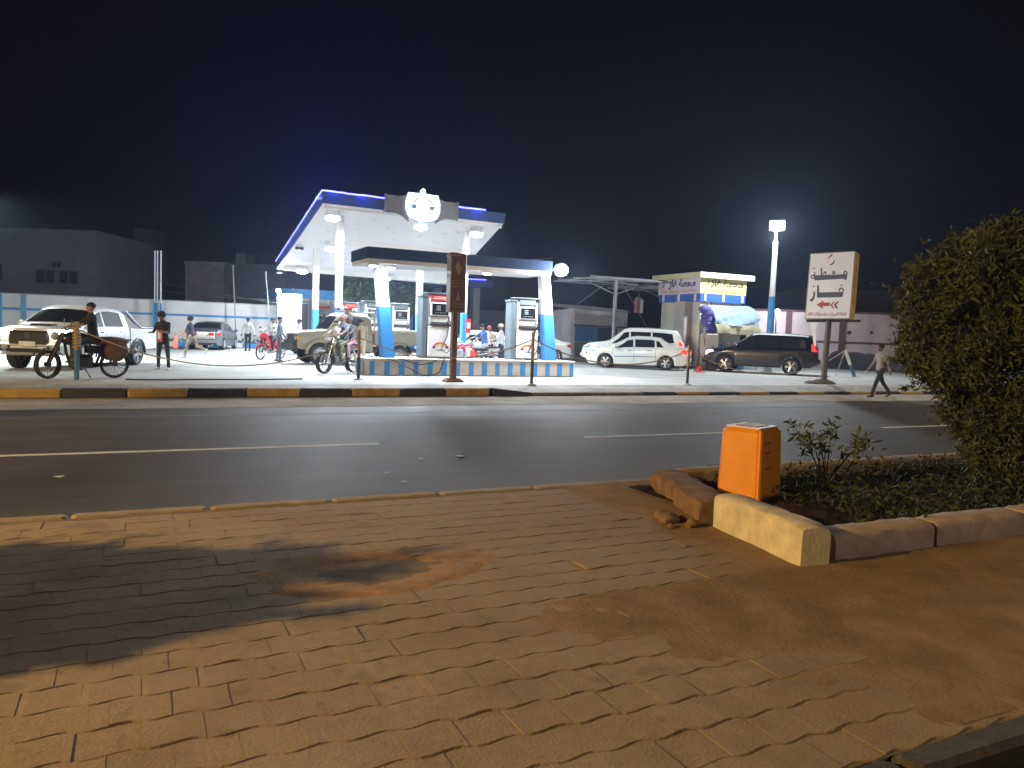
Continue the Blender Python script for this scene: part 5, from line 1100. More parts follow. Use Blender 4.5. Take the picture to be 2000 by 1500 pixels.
def suv(loc, ang, label, col, kind='round', group=None, tail=TAIL, head=OFFL, roof=None):
    t = empty('suv_car', loc, ang, label=label, cat='car', group=group); Rw = .375
    if kind == 'round':
        top = [(-2.42, .7), (-2.40, 1.15), (-2.2, 1.62), (-2.02, 1.78), (-1.5, 1.845), (.1, 1.86), (.42, 1.80), (1.08, 1.26), (1.3, 1.19), (2.1, 1.08), (2.36, .92), (2.44, .68)]; tum = .27
    else:
        top = [(-2.40, .7), (-2.38, 1.12), (-2.26, 1.60), (-2.14, 1.72), (-1.6, 1.775), (.0, 1.80), (.40, 1.74), (1.18, 1.19), (1.4, 1.13), (2.2, 1.05), (2.38, .92), (2.46, .66)]; tum = .24
    B = Body(top, [(-2.4, 1.12), (0, 1.10), (1.2, 1.07), (2.4, .86)], [(-2.42, .80), (-2.3, .89), (-1.6, .945), (1.7, .945), (2.2, .87), (2.38, .74), (2.46, .6)], [(-2.42, .45), (-2.1, .32), (2.1, .30), (2.44, .42)], (-1.36, 1.44), Rw, tum, 1.14)
    part('body', col, t, B.shell, 38)
    if roof: part('roof_panel', roof, t, lambda mb: glassband(B, mb, -2.0, .32, 7.4))
    for s in (1, -1):
        part('window', GLASS, t, lambda mb: B.patch(mb, [(1.0, s * 6.12), (.15, s * 6.12), (.18, s * 6.9), (.42, s * 6.88)], .007)); part('window', GLASS, t, lambda mb: B.patch(mb, [(.07, s * 6.12), (-.85, s * 6.12), (-.85, s * 6.9), (.1, s * 6.9)], .007)); part('window', GLASS, t, lambda mb: B.patch(mb, [(-.93, s * 6.12), (-1.95, s * 6.14), (-1.85, s * 6.86), (-.93, s * 6.9)], .007))
        part('door_gap', SEAM, t, lambda mb: [B.patch(mb, [(x, s * 2.6), (x - .012, s * 2.6), (x - .012, s * 6.05), (x, s * 6.05)], .003, 1, 8) for x in (1.06, .11, -.89)])
        for x in (.3, -.62): part('door_handle', CHROME if kind == 'round' else col, t, lambda mb: mb.box(B.pt(x, s * 5.3) + Vector((0, s * .015, -.05)), (.2, .03, .035), bev=.008))
        part('headlight', head, t, lambda mb: B.patch(mb, [(2.36, s * 4.9), (1.95, s * 5.3), (2.02, s * 6.6), (2.34, s * 6.6)], .012)); part('tail_light', tail, t, lambda mb: B.patch(mb, [(-2.38, s * 5.0), (-2.2, s * 5.0), (-2.16, s * 6.4 if kind == 'round' else s * 6.55), (-2.3, s * 6.3)], .014))
        part('wheel_arch_trim', BLACK, t, lambda mb: [B.patch(mb, [(xw + Rw * 1.3, s * 2.0), (xw - Rw * 1.3, s * 2.0), (xw - Rw * 1.1, s * 2.9), (xw + Rw * 1.1, s * 2.9)], .012, 16, 1) for xw in (-1.36, 1.44)])
        part('roof_rail', STEEL, t, lambda mb: mb.tube([B.pt(.2, s * 8.6) + Vector((0, 0, .03)), B.pt(-.9, s * 8.6) + Vector((0, 0, .045)), B.pt(-1.95, s * 8.6) + Vector((0, 0, .03))], .016, 6)); part('sill_step', BLACK, t, lambda mb: mb.box((.05, s * .92, .33), (2.0, .12, .06), bev=.02))
    part('windshield', GLASS, t, lambda mb: glassband(B, mb, 1.05, .47)); part('rear_window', GLASS, t, lambda mb: glassband(B, mb, -2.36, -2.12, 7.9)); part('bumper', col if kind == 'round' else BLACK, t, lambda mb: mb.box((2.42, 0, .52), (.14, 1.5, .26), bev=.06)); part('bumper', col if kind == 'round' else BLACK, t, lambda mb: mb.box((-2.43, 0, .56), (.14, 1.66, .28), bev=.05)); part('grille', BLACK, t, lambda mb: mb.box((2.44, 0, .82), (.05, .95, .22), bev=.02)); plate(t, -2.50, .62, 1); mirror(t, B, .95, 6.1, col)
    add_wheels(t, (-1.36, 1.44), .93, Rw, .25, 'spoke'); return t

def pickup(loc, ang, label, col):
    t = empty('pickup_truck', loc, ang, label=label, cat='pickup'); Rw = .385
    B = Body([(-.92, .60), (-.90, 1.12), (-.80, 1.62), (-.62, 1.74), (.1, 1.80), (.62, 1.76), (.92, 1.66), (1.55, 1.25), (1.72, 1.20), (2.40, 1.15), (2.56, 1.10), (2.64, .98), (2.68, .62)], [(-1, 1.13), (1.5, 1.11), (2.65, .98)], [(-.92, .90), (1.9, .925), (2.4, .89), (2.62, .76), (2.68, .66)], [(-.92, .42), (2.3, .40), (2.68, .52)], (1.78,), Rw, .27, 1.16)
    part('cab', col, t, B.shell, 38)
    def bedf(mb):
        x0, x1, w, z0, z1 = -2.68, -.95, .91, .52, 1.14; Ra = Rw * 1.16; xw = -1.38
        for s in (1, -1):
            P = [(x0, z0), (xw - Ra, z0 - .04)] + [(xw - Ra * math.cos(a), Rw + Ra * math.sin(a) * .97) for a in [k * math.pi / 12 for k in range(13)]] + [(xw + Ra, z0 - .04), (x1, z0 - .06), (x1, z1), (x0, z1)]
            mb.prism(P, Matrix.Translation((0, s * w + (.06 if s < 0 else 0), 0)) @ Matrix.Rotation(R(90), 4, 'X'), .06)
        mb.box((x0 + .02, 0, .83), (.05, 2 * w - .1, .6), bev=.01); mb.box((-1.8, 0, .62), (1.7, 2 * w - .1, .05)); mb.box((-.98, 0, .9), (.05, 2 * w - .1, .5))
    part('cargo_bed', col, t, bedf, 38)
    part('sports_bar', mat('purple_black_trim', (.06, .05, .12), .4), t, lambda mb: [mb.tube([(-.95, s * .72, 1.66), (-1.35, s * .80, 1.36), (-1.75, s * .84, 1.17), (-2.55, s * .86, 1.17)], [.05, .05, .035, .025], 8) for s in (1, -1)])
    for s in (1, -1):
        part('window', GLASS, t, lambda mb: B.patch(mb, [(1.40, s * 6.12), (.58, s * 6.12), (.6, s * 6.9), (.9, s * 6.88)], .007)); part('window', GLASS, t, lambda mb: B.patch(mb, [(.5, s * 6.12), (-.62, s * 6.12), (-.5, s * 6.88), (.52, s * 6.9)], .007))
        part('door_gap', SEAM, t, lambda mb: [B.patch(mb, [(x, s * 2.6), (x - .012, s * 2.6), (x - .012, s * 6.05), (x, s * 6.05)], .003, 1, 8) for x in (1.34, .54, -.55)])
        for x in (.75, -.35): part('door_handle', CHROME, t, lambda mb: mb.box(B.pt(x, s * 5.3) + Vector((0, s * .015, -.05)), (.2, .03, .035), bev=.008))
        part('headlight', LITW, t, lambda mb: mb.ball((2.56, s * .68, 1.0), (.14, .27, .09), 14, 8), 50); part('tail_light', TAILON if s > 0 else TAIL, t, lambda mb: mb.box((-2.68, s * .84, .92), (.06, .13, .42), bev=.02)); part('fog_lamp', OFFL, t, lambda mb: mb.ball((2.68, s * .62, .60), (.05, .1, .07), 10, 6)); part('fog_recess', BLACK, t, lambda mb: mb.box((2.65, s * .62, .60), (.08, .34, .2), bev=.04)); part('fender_flare', BLACK, t, lambda mb: [mb.tube([(xw + Rw * 1.17 * math.cos(a), s * .935, Rw + Rw * 1.17 * math.sin(a)) for a in [k * math.pi / 12 for k in range(13)]], .03, 6) for xw in (1.78, -1.38)])
    part('windshield', GLASS, t, lambda mb: glassband(B, mb, 1.52, .96)); part('grille', BLACK, t, lambda mb: (mb.box((2.66, 0, .84), (.1, 1.04, .40), bev=.05), mb.box((2.69, 0, .52), (.08, .95, .12), bev=.03))); part('bumper', col, t, lambda mb: mb.box((2.64, 0, .68), (.14, 1.62, .12), bev=.05)); part('skid_plate', STEEL, t, lambda mb: mb.box((2.62, 0, .45), (.2, 1.2, .12), bev=.04)); part('rear_bumper', CHROME, t, lambda mb: mb.box((-2.76, 0, .52), (.12, 1.7, .16), bev=.04)); mirror(t, B, 1.32, 6.1, col); part('hood_scoop', BLACK, t, lambda mb: mb.box((2.0, 0, 1.20), (.35, .55, .06), bev=.02)); plate(t, 2.745, .70, 1)
    add_wheels(t, (1.78, -1.38), .93, Rw, .265, 'spoke'); part('grille_badge', CHROME, t, lambda mb: mb.lathe([(.0, .0), (.09, .0), (.09, .02), (0, .02)], 'X', 14, (2.715, 0, .92))); return t

def cab_pickup(loc, ang, label):
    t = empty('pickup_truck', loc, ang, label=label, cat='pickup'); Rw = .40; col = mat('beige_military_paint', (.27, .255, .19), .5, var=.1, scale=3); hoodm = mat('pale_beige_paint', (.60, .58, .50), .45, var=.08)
    B = Body([(-.42, .62), (-.41, 1.2), (-.36, 1.80), (-.25, 1.92), (.35, 1.96), (.80, 1.92), (.93, 1.84), (1.30, 1.30), (1.42, 1.26), (2.25, 1.20), (2.42, 1.12), (2.46, .72)], [(-.45, 1.22), (1.3, 1.20), (2.45, 1.05)], [(-.42, .82), (.9, .84), (1.4, .80), (2.3, .78), (2.46, .74)], [(-.42, .50), (2.2, .55), (2.46, .62)], (1.62,), Rw, .15, 1.2)
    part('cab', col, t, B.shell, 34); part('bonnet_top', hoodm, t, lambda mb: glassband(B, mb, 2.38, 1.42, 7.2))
    def bed(mb):
        mb.box((-1.55, 0, .80), (2.15, 1.70, .08)); 
        for s in (1, -1): mb.box((-1.55, s * .84, 1.06), (2.15, .05, .46), bev=.012)
        mb.box((-.50, 0, 1.06), (.05, 1.68, .46)); mb.box((-2.61, 0, 1.06), (.05, 1.68, .46), bev=.012)
    part('cargo_bed', col, t, bed); part('bed_rail', mat('bed_rail_beige', (.52, .47, .36), .6), t, lambda mb: [mb.box((-1.55, s * .85, 1.32), (2.2, .09, .10), bev=.02) for s in (1, -1)])
    part('bed_load', mat('tan_tarp', (.5, .43, .34), .9, var=.2, bump=.4), t, lambda mb: (mb.ball((-.85, 0, 1.32), (.35, .7, .14), 14, 8, noise=.08), mb.ball((-1.7, -.1, 1.30), (.6, .6, .12), 14, 8, noise=.1)), 60)
    part('mud_guard', BLACK, t, lambda mb: [mb.lathe([(Rw * 1.25, -.16), (Rw * 1.25, .16), (Rw * 1.2, .16), (Rw * 1.2, -.16)], 'Y', 16, (-1.5, s * .72, Rw), a0=.15, a1=math.pi - .15) for s in (1, -1)]); part('chassis', DARKM, t, lambda mb: (mb.box((-.9, .42, .58), (3.4, .1, .16)), mb.box((-.9, -.42, .58), (3.4, .1, .16)), mb.tube([(-1.5, -.7, Rw), (-1.5, .7, Rw)], .07, 8), mb.box((.3, 0, .6), (2.4, .9, .2))))
    for s in (1, -1):
        part('window', GLASS, t, lambda mb: B.patch(mb, [(1.08, s * 6.1), (.02, s * 6.1), (.02, s * 6.93), (.80, s * 6.93)], .007)); part('door_gap', SEAM, t, lambda mb: [B.patch(mb, [(x, s * 2.6), (x - .012, s * 2.6), (x - .012, s * 6.9), (x, s * 6.9)], .003, 1, 8) for x in (1.14, -.06)]); part('door_handle', BLACK, t, lambda mb: mb.box(B.pt(.12, s * 5.2) + Vector((0, s * .02, -.04)), (.16, .03, .035))); part('headlight', OFFL, t, lambda mb: mb.ball((2.43, s * .60, .97), (.05, .10, .10), 12, 8), 50); part('headlight_surround', BLACK, t, lambda mb: mb.box((2.43, s * .6, .97), (.05, .30, .26), bev=.03)); part('fender', col, t, lambda mb: mb.tube([(1.62 + Rw * 1.24 * math.cos(a), s * .86, Rw + Rw * 1.2 * math.sin(a)) for a in [k * math.pi / 12 for k in range(13)]], .06, 6), 50); part('side_step', BLACK, t, lambda mb: mb.tube([(1.1, s * .86, .48), (-.3, s * .86, .48)], .03, 6)); part('turn_signal', mat('amber_signal', (.6, .25, .03), .3), t, lambda mb: mb.box((2.40, s * .755, .98), (.1, .03, .12)))
    part('windshield', GLASS, t, lambda mb: glassband(B, mb, 1.28, .96)); part('grille', BLACK, t, lambda mb: (mb.box((2.45, 0, .97), (.05, .85, .26), bev=.02), )); part('bumper', BLACK, t, lambda mb: (mb.box((2.54, 0, .64), (.2, 1.66, .30), bev=.05), mb.box((2.48, 0, .82), (.1, 1.5, .1)))); part('snorkel', BLACK, t, lambda mb: mb.tube([(1.45, -.86, 1.1), (1.25, -.88, 1.3), (.95, -.80, 1.9)], .045, 8)); mirror(t, B, 1.05, 6.1, BLACK)
    lb = part('light_bar', mat('light_bar_base', (.3, .3, .32), .4), t, lambda mb: mb.box((.45, 0, 2.03), (.26, 1.20, .05), bev=.02))
    for (y, m) in ((.45, mat('red_beacon', (.6, .04, .06), .15, var=0)), (0, WHITE), (-.45, mat('blue_beacon', (.05, .08, .5), .15, var=0))): part('beacon', m, lb, lambda mb: mb.box((.45, y, 2.10), (.24, .40, .11), bev=.035))
    for (y) in (.5, -.5): part('spotlight', OFFL, lb, lambda mb: mb.ball((.60, y, 2.12), (.04, .08, .07), 10, 6))
    part('roof_headboard', STEEL, t, lambda mb: [mb.tube([(-.47, s * .78, 1.2), (-.47, s * .78, 1.98), (-.47, 0, 2.0)], .03, 6) for s in (1, -1)]); part('pennant_rod', STEEL, t, lambda mb: mb.tube([(-.52, .8, 1.3), (-.52, .8, 2.5)], .012, 5))
    add_wheels(t, (1.62, -1.5), .90, Rw, .26, 'steel'); return t

WH_ = paint('white', (.78, .79, .78)); SILVER = paint('silver_grey', (.17, .18, .20), .4); DARKP = paint('dark_navy', (.006, .008, .015), .1); OFFW = paint('off_white', (.70, .71, .66)); BEI = paint('beige', (.55, .50, .42))
def hz_loc(lat, dep): return RH * lat + WH * dep
pickup(hz_loc(-12.62, 22.6), HEAD + math.pi + R(1), 'white double cab pickup with lit headlights beside the roped post', WH_)
l_, a_ = place((625, 713), None, 1.62, 0, .9, math.pi + R(5)); cab_pickup(l_, math.pi + R(5), 'beige single cab pickup with a red and blue light bar at the pumps')
l_, a_ = place((1181, 718), (1288, 723), 1.36, -1.32, .87); a_ = HEAD + R(90 - 16); sedan(l_, a_, 'white sedan with lit red tail lights queuing beside the white off-roader', OFFW, tail=TAILON); sed_l, sed_a = l_, a_
lf = Vector((math.cos(sed_a), math.sin(sed_a), 0)); suv(GD(1236, 37.4), sed_a + R(2), 'white off-roader standing behind the white sedan', WH_, 'round', tail=TAILON)
l_, a_ = place((1421, 727), (1555, 733), 1.44, -1.36, .93); suv(l_, HEAD + R(90 - 24), 'dark blue black off-roader with pale roof before the gas kiosk', DARKP, 'box', tail=TAILON, head=WIN, roof=paint('pale_roof', (.5, .5, .52)))
l_, a_ = place((1087, 707), None, -1.32, 0, .87, math.pi + R(4)); sedan(l_, math.pi + R(4), 'white sedan parked behind the pump by the leaning column', WH_)
p = GD(925, 35.0); sedan(p, math.pi - R(6), 'white sedan behind the two fuel pumps beside the waiting people', WH_)
p = GD(640, 39.0); sedan(p, math.pi + R(10), 'white sedan beyond the blue based column behind the beige pickup', WH_)
p = GD(417, 41.2); sedan(p, HEAD + R(8), 'dark grey car parked nose in to the boundary wall', SILVER)
p = GD(1868, 32); sedan(p, HEAD + R(176), 'small dark car half hidden behind the clipped bush', DARKP, head=WIN)

# ------------------------------------------------------------------ motorcycles
def spoked(R_, w, CHROME=CHROME):
    t = MB(); t.lathe([(R_ * .86, -w * .4), (R_ * .95, -w * .5), (R_, 0), (R_ * .95, w * .5), (R_ * .86, w * .4)], 'Y', 26)
    r = MB(); r.lathe([(R_ * .87, -w * .35), (R_ * .80, -w * .3), (R_ * .80, w * .3), (R_ * .87, w * .35)], 'Y', 26); r.lathe([(0, -.05), (.05, -.05), (.05, .05), (0, .05)], 'Y', 10)
    for k in range(16): a = k * math.pi / 8; sg = 1 if k % 2 else -1; r.tube([(.04 * math.cos(a + .5 * sg), sg * .035, .04 * math.sin(a + .5 * sg)), (R_ * .82 * math.cos(a), 0, R_ * .82 * math.sin(a))], .004, 4)
    return t.mesh('tyre', RUBBER, 40), r.mesh('rim', CHROME, 40)
_sw = spoked(.30, .125); _sw2 = spoked(.285, .07); _sw3 = spoked(.30, .12, DARKM)
def motorbike(loc, ang, label, tank, kind='street', group=None, scale=1.0, steer=0.0, CHROME=CHROME, STEEL=STEEL, OFFL=OFFL):
    t = empty('motorcycle', loc, ang, label=label, cat='motorcycle', group=group); t.scale = (scale,) * 3
    Rw = .30 if kind == 'street' else .285; ty, ri = (_sw3 if CHROME is DARKM else _sw) if kind == 'street' else _sw2; wb = .64
    for x in (wb, -wb): wh = link(bpy.data.objects.new('wheel', ty), t); wh.location = (x, 0, Rw); wh.rotation_euler = (0, random.random(), steer if x > 0 else 0); link(bpy.data.objects.new('rim', ri), wh)
    part('fork', CHROME, t, lambda mb: [mb.tube([(wb, s * .07, Rw), (wb - .22, s * .08, .80), (wb - .28, s * .08, .97)], [.030, .030, .024], 8) for s in (1, -1)])
    part('front_mudguard', tank, t, lambda mb: mb.lathe([(Rw + .03, -.055), (Rw + .045, 0), (Rw + .03, .055)], 'Y', 14, (wb, 0, Rw), a0=.5, a1=2.6), 60); part('rear_mudguard', BLACK if kind == 'street' else tank, t, lambda mb: mb.lathe([(Rw + .04, -.06), (Rw + .055, 0), (Rw + .04, .06)], 'Y', 14, (-wb, 0, Rw), a0=.4, a1=3.0), 60)
    part('handlebar', CHROME, t, lambda mb: mb.tube([(.22, .36, 1.03), (.28, .26, 1.06), (.36, .1, 1.0), (.36, -.1, 1.0), (.28, -.26, 1.06), (.22, -.36, 1.03)], .012, 6), 60)
    for s in (1, -1): part('grip', BLACK, t, lambda mb: mb.tube([(.20, s * .40, 1.02), (.24, s * .30, 1.05)], .018, 6)); part('rear_view_mirror', BLACK, t, lambda mb: (mb.tube([(.28, s * .22, 1.06), (.26, s * .30, 1.20)], .006, 5), mb.ball((.26, s * .31, 1.23), (.012, .055, .035), 8, 6)))
    part('headlamp', OFFL if kind == 'street' else tank, t, lambda mb: mb.ball((.50, 0, .90), (.09, .09, .09), 12, 8), 60)
    if kind == 'street':
        part('fuel_tank', tank, t, lambda mb: (mb.ball((.13, 0, .84), (.31, .17, .15), 14, 10),), 60); part('frame', BLACK, t, lambda mb: (mb.tube([(.34, 0, .88), (.30, 0, .55), (.22, 0, .28), (-.25, 0, .26), (-.35, 0, .50), (-.3, 0, .74), (.34, 0, .88)], .032, 6), [mb.tube([(-.3, s * .09, .45), (-.35, s * .12, .66), (-.75, s * .11, .72)], .016, 6) for s in (1, -1)]), 60)
        part('engine', STEEL, t, lambda mb: (mb.box((.02, 0, .37), (.44, .28, .28), bev=.06), mb.lathe([(0, 0), (.09, 0), (.1, .02), (.1, .22), (.08, .24), (0, .24)], 'Z', 12, (.12, 0, .46)), [mb.lathe([(.08, 0), (.115, 0), (.115, .01), (.08, .01)], 'Z', 12, (.12, 0, .48 + .035 * k)) for k in range(6)]), 40); part('side_panel', tank, t, lambda mb: [mb.box((-.22, s * .12, .62), (.28, .02, .16), bev=.009) for s in (1, -1)])
    else:
        part('leg_shield', tank, t, lambda mb: [mb.prism([(.46, .98), (.52, .86), (.40, .62), (.20, .42), (-.05, .40), (-.02, .52), (.2, .60), (.34, .84)], Matrix.Translation((0, s * .15 + (.02 if s < 0 else 0), 0)) @ Matrix.Rotation(R(90), 4, 'X'), .02) for s in (1, -1)]); part('front_cowl', tank, t, lambda mb: mb.ball((.44, 0, .92), (.13, .17, .12), 12, 8), 60); part('engine', STEEL, t, lambda mb: mb.box((.02, 0, .32), (.36, .2, .18), bev=.05), 40); part('frame', BLACK, t, lambda mb: mb.tube([(.42, 0, .9), (.28, 0, .55), (0, 0, .44), (-.3, 0, .55), (-.65, 0, .70)], .03, 6), 60); part('side_panel', tank, t, lambda mb: [mb.prism([(-.05, .55), (-.1, .72), (-.78, .80), (-.72, .66), (-.4, .52)], Matrix.Translation((0, s * .13 + (.02 if s < 0 else 0), 0)) @ Matrix.Rotation(R(90), 4, 'X'), .02) for s in (1, -1)])
    part('seat', mat('seat_vinyl', (.03, .026, .025), .6, var=.2), t, lambda mb: (mb.box((-.35, 0, .80), (.78, .26, .10), bev=.045),), 50); part('tail_lamp', TAIL, t, lambda mb: mb.box((-.86, 0, .72), (.06, .13, .08), bev=.02)); part('exhaust', CHROME, t, lambda mb: mb.tube([(.2, -.12, .38), (.18, -.14, .24), (-.2, -.16, .24), (-.75, -.17, .32)], [.02, .02, .03, .045], 8), 50); part('swing_arm', DARKM, t, lambda mb: [mb.tube([(-.2, s * .1, .32), (-wb, s * .09, Rw)], .022, 6) for s in (1, -1)]); part('shock_absorber', CHROME, t, lambda mb: [mb.tube([(-wb + .03, s * .12, Rw + .03), (-.48, s * .12, .68)], .025, 8) for s in (1, -1)]); part('side_stand', DARKM, t, lambda mb: mb.tube([(0, .12, .28), (-.1, .26, .01)], .012, 5)); part('foot_peg', BLACK, t, lambda mb: mb.tube([(-.08, -.24, .30), (-.08, .24, .30)], .014, 6)); part('rear_rack', CHROME, t, lambda mb: mb.tube([(-.7, .12, .82), (-.98, .1, .84), (-.98, -.1, .84), (-.7, -.12, .82)], .01, 5)); return t
def bike_at(fpx, rpx, **k):
    f, r_ = G(*fpx), G(*rpx); a = math.atan2((f - r_).y, (f - r_).x); c = (f + r_) / 2; return (c.x, c.y, 0), a
BLKP = mat('black_bike_paint', (.02, .02, .022), .3, var=.1, coat=.5); REDP = mat('red_bike_paint', (.5, .02, .04), .3, var=.08, coat=.5); OLV = mat('olive_bike_paint', (.10, .13, .09), .4, var=.1); SILB = mat('silver_bike_paint', (.5, .5, .5), .35, .3, var=.1)
B1 = bike_at((88, 740), (228, 738)); mt_ = motorbike(*B1, 'dark motorcycle with a rider beside the white pickup', BLKP, scale=1.1, steer=.5, CHROME=DARKM, STEEL=DARKM); part('saddle_cloth', mat('brown_saddle_cloth', (.10, .055, .04), .95, var=.3, scale=8, bump=.4), mt_, lambda mb: (mb.ball((-.55, 0, .80), (.42, .24, .10), 14, 8, noise=.06), mb.ball((-.62, -.2, .60), (.25, .07, .22), 12, 8, noise=.08), mb.ball((-.62, .2, .60), (.25, .07, .22), 12, 8, noise=.08)), 60)
B2 = bike_at((633, 730), (688, 727)); motorbike(*B2, 'grey green motorcycle carrying riders in front of the beige pickup', OLV, scale=1.12)
B3 = bike_at((508, 703), (549, 701.5)); motorbike(*B3, 'red underbone motorcycle with a rider in white', REDP, 'cub', scale=1.05)
B4 = ((GD(936, 28.5)), math.pi + R(8)); motorbike(*B4, 'silver underbone motorcycle with a rider in blue behind the striped island', SILB, 'cub', scale=1.05)
B5 = ((GD(912, 27.0)), math.pi - R(12)); motorbike(*B5, 'red street motorcycle parked behind the brown totem', REDP, 'street')
B6 = ((GD(1052, 28.0)), math.pi + R(25)); motorbike(*B6, 'black street motorcycle parked between the pump and the leaning column', BLKP, 'street')
# ================================================================== people
def cone_mesh(mb, p0, r0, p1, r1, sc=(1, 1), seg=12, side=None):
    p0, p1 = Vector(p0), Vector(p1); ax = p1 - p0; L = ax.length
    if L < 1e-6: return
    ax /= L; x = side - ax * side.dot(ax) if side is not None else ax.orthogonal()
    x.normalize(); y = ax.cross(x); pts = []
    for a in (-80, -50, -20): pts.append((p0 + ax * (r0 * math.sin(R(a))), r0 * math.cos(R(a))))
    pts += [(p0, r0), ((p0 + p1) / 2, (r0 + r1) / 2), (p1, r1)]
    for a in (20, 50, 80): pts.append((p1 + ax * (r1 * math.sin(R(a))), r1 * math.cos(R(a))))
    V = []; n = len(pts)
    for c, r in pts:
        for k in range(seg): a = 2 * math.pi * k / seg; V.append(c + x * (r * sc[0] * math.cos(a)) + y * (r * sc[1] * math.sin(a)))
    F = [(i * seg + k, i * seg + (k + 1) % seg, (i + 1) * seg + (k + 1) % seg, (i + 1) * seg + k) for i in range(n - 1) for k in range(seg)] + [tuple(range(seg - 1, -1, -1)), tuple((n - 1) * seg + k for k in range(seg))]
    mb.add(V, F)
def pmat(name, c, rough=.85): return mat(name, c, rough, var=.15, scale=14)
SKIN = mat('brown_skin', (.16, .085, .055), .55, var=.08); SKIN2 = mat('tan_skin', (.32, .19, .13), .55, var=.08); HAIR = mat('black_hair', (.012, .011, .010), .8, var=.3, scale=60, bump=.6)
EYEW = mat('eye_white', (.7, .7, .68), .3, var=0)
def person(label, loc, face, top, legs, H=1.70, lean=0.0, L=(0, 0, .06), Rr=(0, 0, .06), aL=(0, .14, .15), aR=(0, .14, .15), sit=None, head=(0, 0), hair='short', skin=None, sleeve='short', shoes=None, robe=False, cap=None, group=None, legskin=False, baggy=1.0, twist=0.0, small=False):
    """L/Rr = (hip flexion, knee flexion, splay); aL/aR = (shoulder flexion, spread, elbow flexion); facing local +Y"""
    skin = skin or SKIN; shoes = shoes or pmat('dark_sandals', (.05, .035, .025)); s = H / 1.70; mats = [skin, top, legs, shoes]; prims = []   # (p0,r0,p1,r1,tag,sc)
    def add(p0, r0, p1, r1, tg, sc=(1, 1)): prims.append((Vector(p0), r0, Vector(p1), r1, tg, sc))
    X = Vector((1, 0, 0)); tdir = Vector((0, math.sin(lean), math.cos(lean))); joints = {}
    low = 9
    for sg, q in ((-1, L), (1, Rr)):
        a, k, sp = q; hip = Vector((sg * .088, 0, -.03)); th = Vector((sg * math.sin(sp), math.sin(a), -math.cos(a))).normalized(); kn = hip + th * .42
        shn = Vector((sg * math.sin(sp) * .3, math.sin(a - k), -math.cos(a - k))).normalized(); an = kn + shn * .40; joints[sg] = (hip, kn, an, shn, a - k); low = min(low, an.z - .075)
    base = -low if sit is None else sit / s
    O = Vector((0, 0, base))
    bg = baggy
    for sg in (-1, 1):
        hip, kn, an, shn, sa = joints[sg]; hip, kn, an = hip + O, kn + O, an + O
        add(hip, .088 * bg, kn, .060 * bg, 2); add(kn, .060 * bg, an + shn * (-.02), .046 * bg, 0 if legskin else 2)
        fd = Vector((sg * .12, math.cos(min(1.2, max(-1.2, sa)) * .9), math.sin(sa) * .9 if sit is None else 0)).normalized() if abs(sa) > .35 and sit is None else Vector((sg * .12, 1, -.04)).normalized()
        add(an - fd * .05 + Vector((0, 0, -.03)), .042, an + fd * .06 + Vector((0, 0, -.042)), .036, 3, (1.05, .9)); add(an + fd * .05 + Vector((0, 0, -.045)), .036, an + fd * .15 + Vector((0, 0, -.053)), .026, 3, (1.3, .8)); add(an, .040, an + Vector((0, 0, -.04)), .036, 0)
    P = O
    add(P - tdir * .06, .125, P + tdir * .03, .125, 2, (1.25, .92))
    add(P + tdir * .00, .126, P + tdir * .22, .112, 1, (1.30, .92)); add(P + tdir * .22, .112, P + tdir * .37, .122, 1, (1.42, .90)); add(P + tdir * .37, .118, P + tdir * .445, .085, 1, (1.6, .95))
    if robe: add(P + tdir * .05, .14, P + Vector((0, .02, -.35)), .17, 1, (1.25, .95))
    sh = P + tdir * .43; fw = Vector((0, math.cos(lean), -math.sin(lean)))
    for sg, q in ((-1, aL), (1, aR)):
        a, sp, e = q; a2 = a + lean * .0; so = sh + X * (sg * .172)
        ud = Vector((sg * math.sin(sp), math.sin(a2) * math.cos(sp), -math.cos(a2) * math.cos(sp))).normalized(); el = so + ud * .275
        inn = -.35 if e > .6 else .0
        fdv = Vector((sg * (math.sin(sp) * .5 + inn * 1.0), math.sin(a2 + e), -math.cos(a2 + e))).normalized(); wr = el + fdv * .235
        add(so, .058, el, .045, 1); add(el, .042 if sleeve == 'long' else .038, wr, .034 if sleeve == 'long' else .026, 1 if sleeve == 'long' else 0)
        pm = wr + fdv * .075; add(wr, .027, pm, .030, 0, (1.25, .62)) 
        sidev = fdv.cross(Vector((0, 1, 0)) if abs(fdv.y) < .8 else Vector((0, 0, 1))).normalized(); curl = (fdv.cross(sidev)).normalized() * (-1)
        for k, ln in enumerate((.062, .072, .068, .052)):
            b0 = pm + sidev * ((k - 1.5) * .019); m1 = b0 + fdv * ln * .55; add(b0, .0095, m1, .009, 0); add(m1, .009, m1 + (fdv * .7 + curl * .6) * ln * .5, .0075, 0)
        tb = wr + fdv * .02 - sidev * .026 * 1.0; add(tb, .012, tb + (fdv * .6 - sidev * .7).normalized() * .04, .010, 0); add(tb + (fdv * .6 - sidev * .7).normalized() * .04, .010, tb + (fdv * .9 - sidev * .4).normalized() * .07, .008, 0)
    nk = P + tdir * .455; pitch, yaw = head; hd = Vector((0, math.sin(lean * .5 + pitch), math.cos(lean * .5 + pitch))); nt = nk + hd * .10; add(nk, .056, nt, .050, 0)
    f = Vector((math.sin(yaw), math.cos(yaw) * math.cos(pitch + lean * .4), -math.sin(pitch + lean * .4))).normalized(); hc = nt + hd * .095 + f * .015; sd_ = f.cross(hd).normalized()
    add(hc - hd * .01, .082, hc + hd * .035 - f * .018, .086, 0, (.92, 1.08)); add(hc - hd * .045 + f * .018, .058, hc - hd * .075 + f * .040, .036, 0, (1.05, .9)); add(hc + f * .080 + hd * .012, .010, hc + f * .098 - hd * .018, .014, 0)
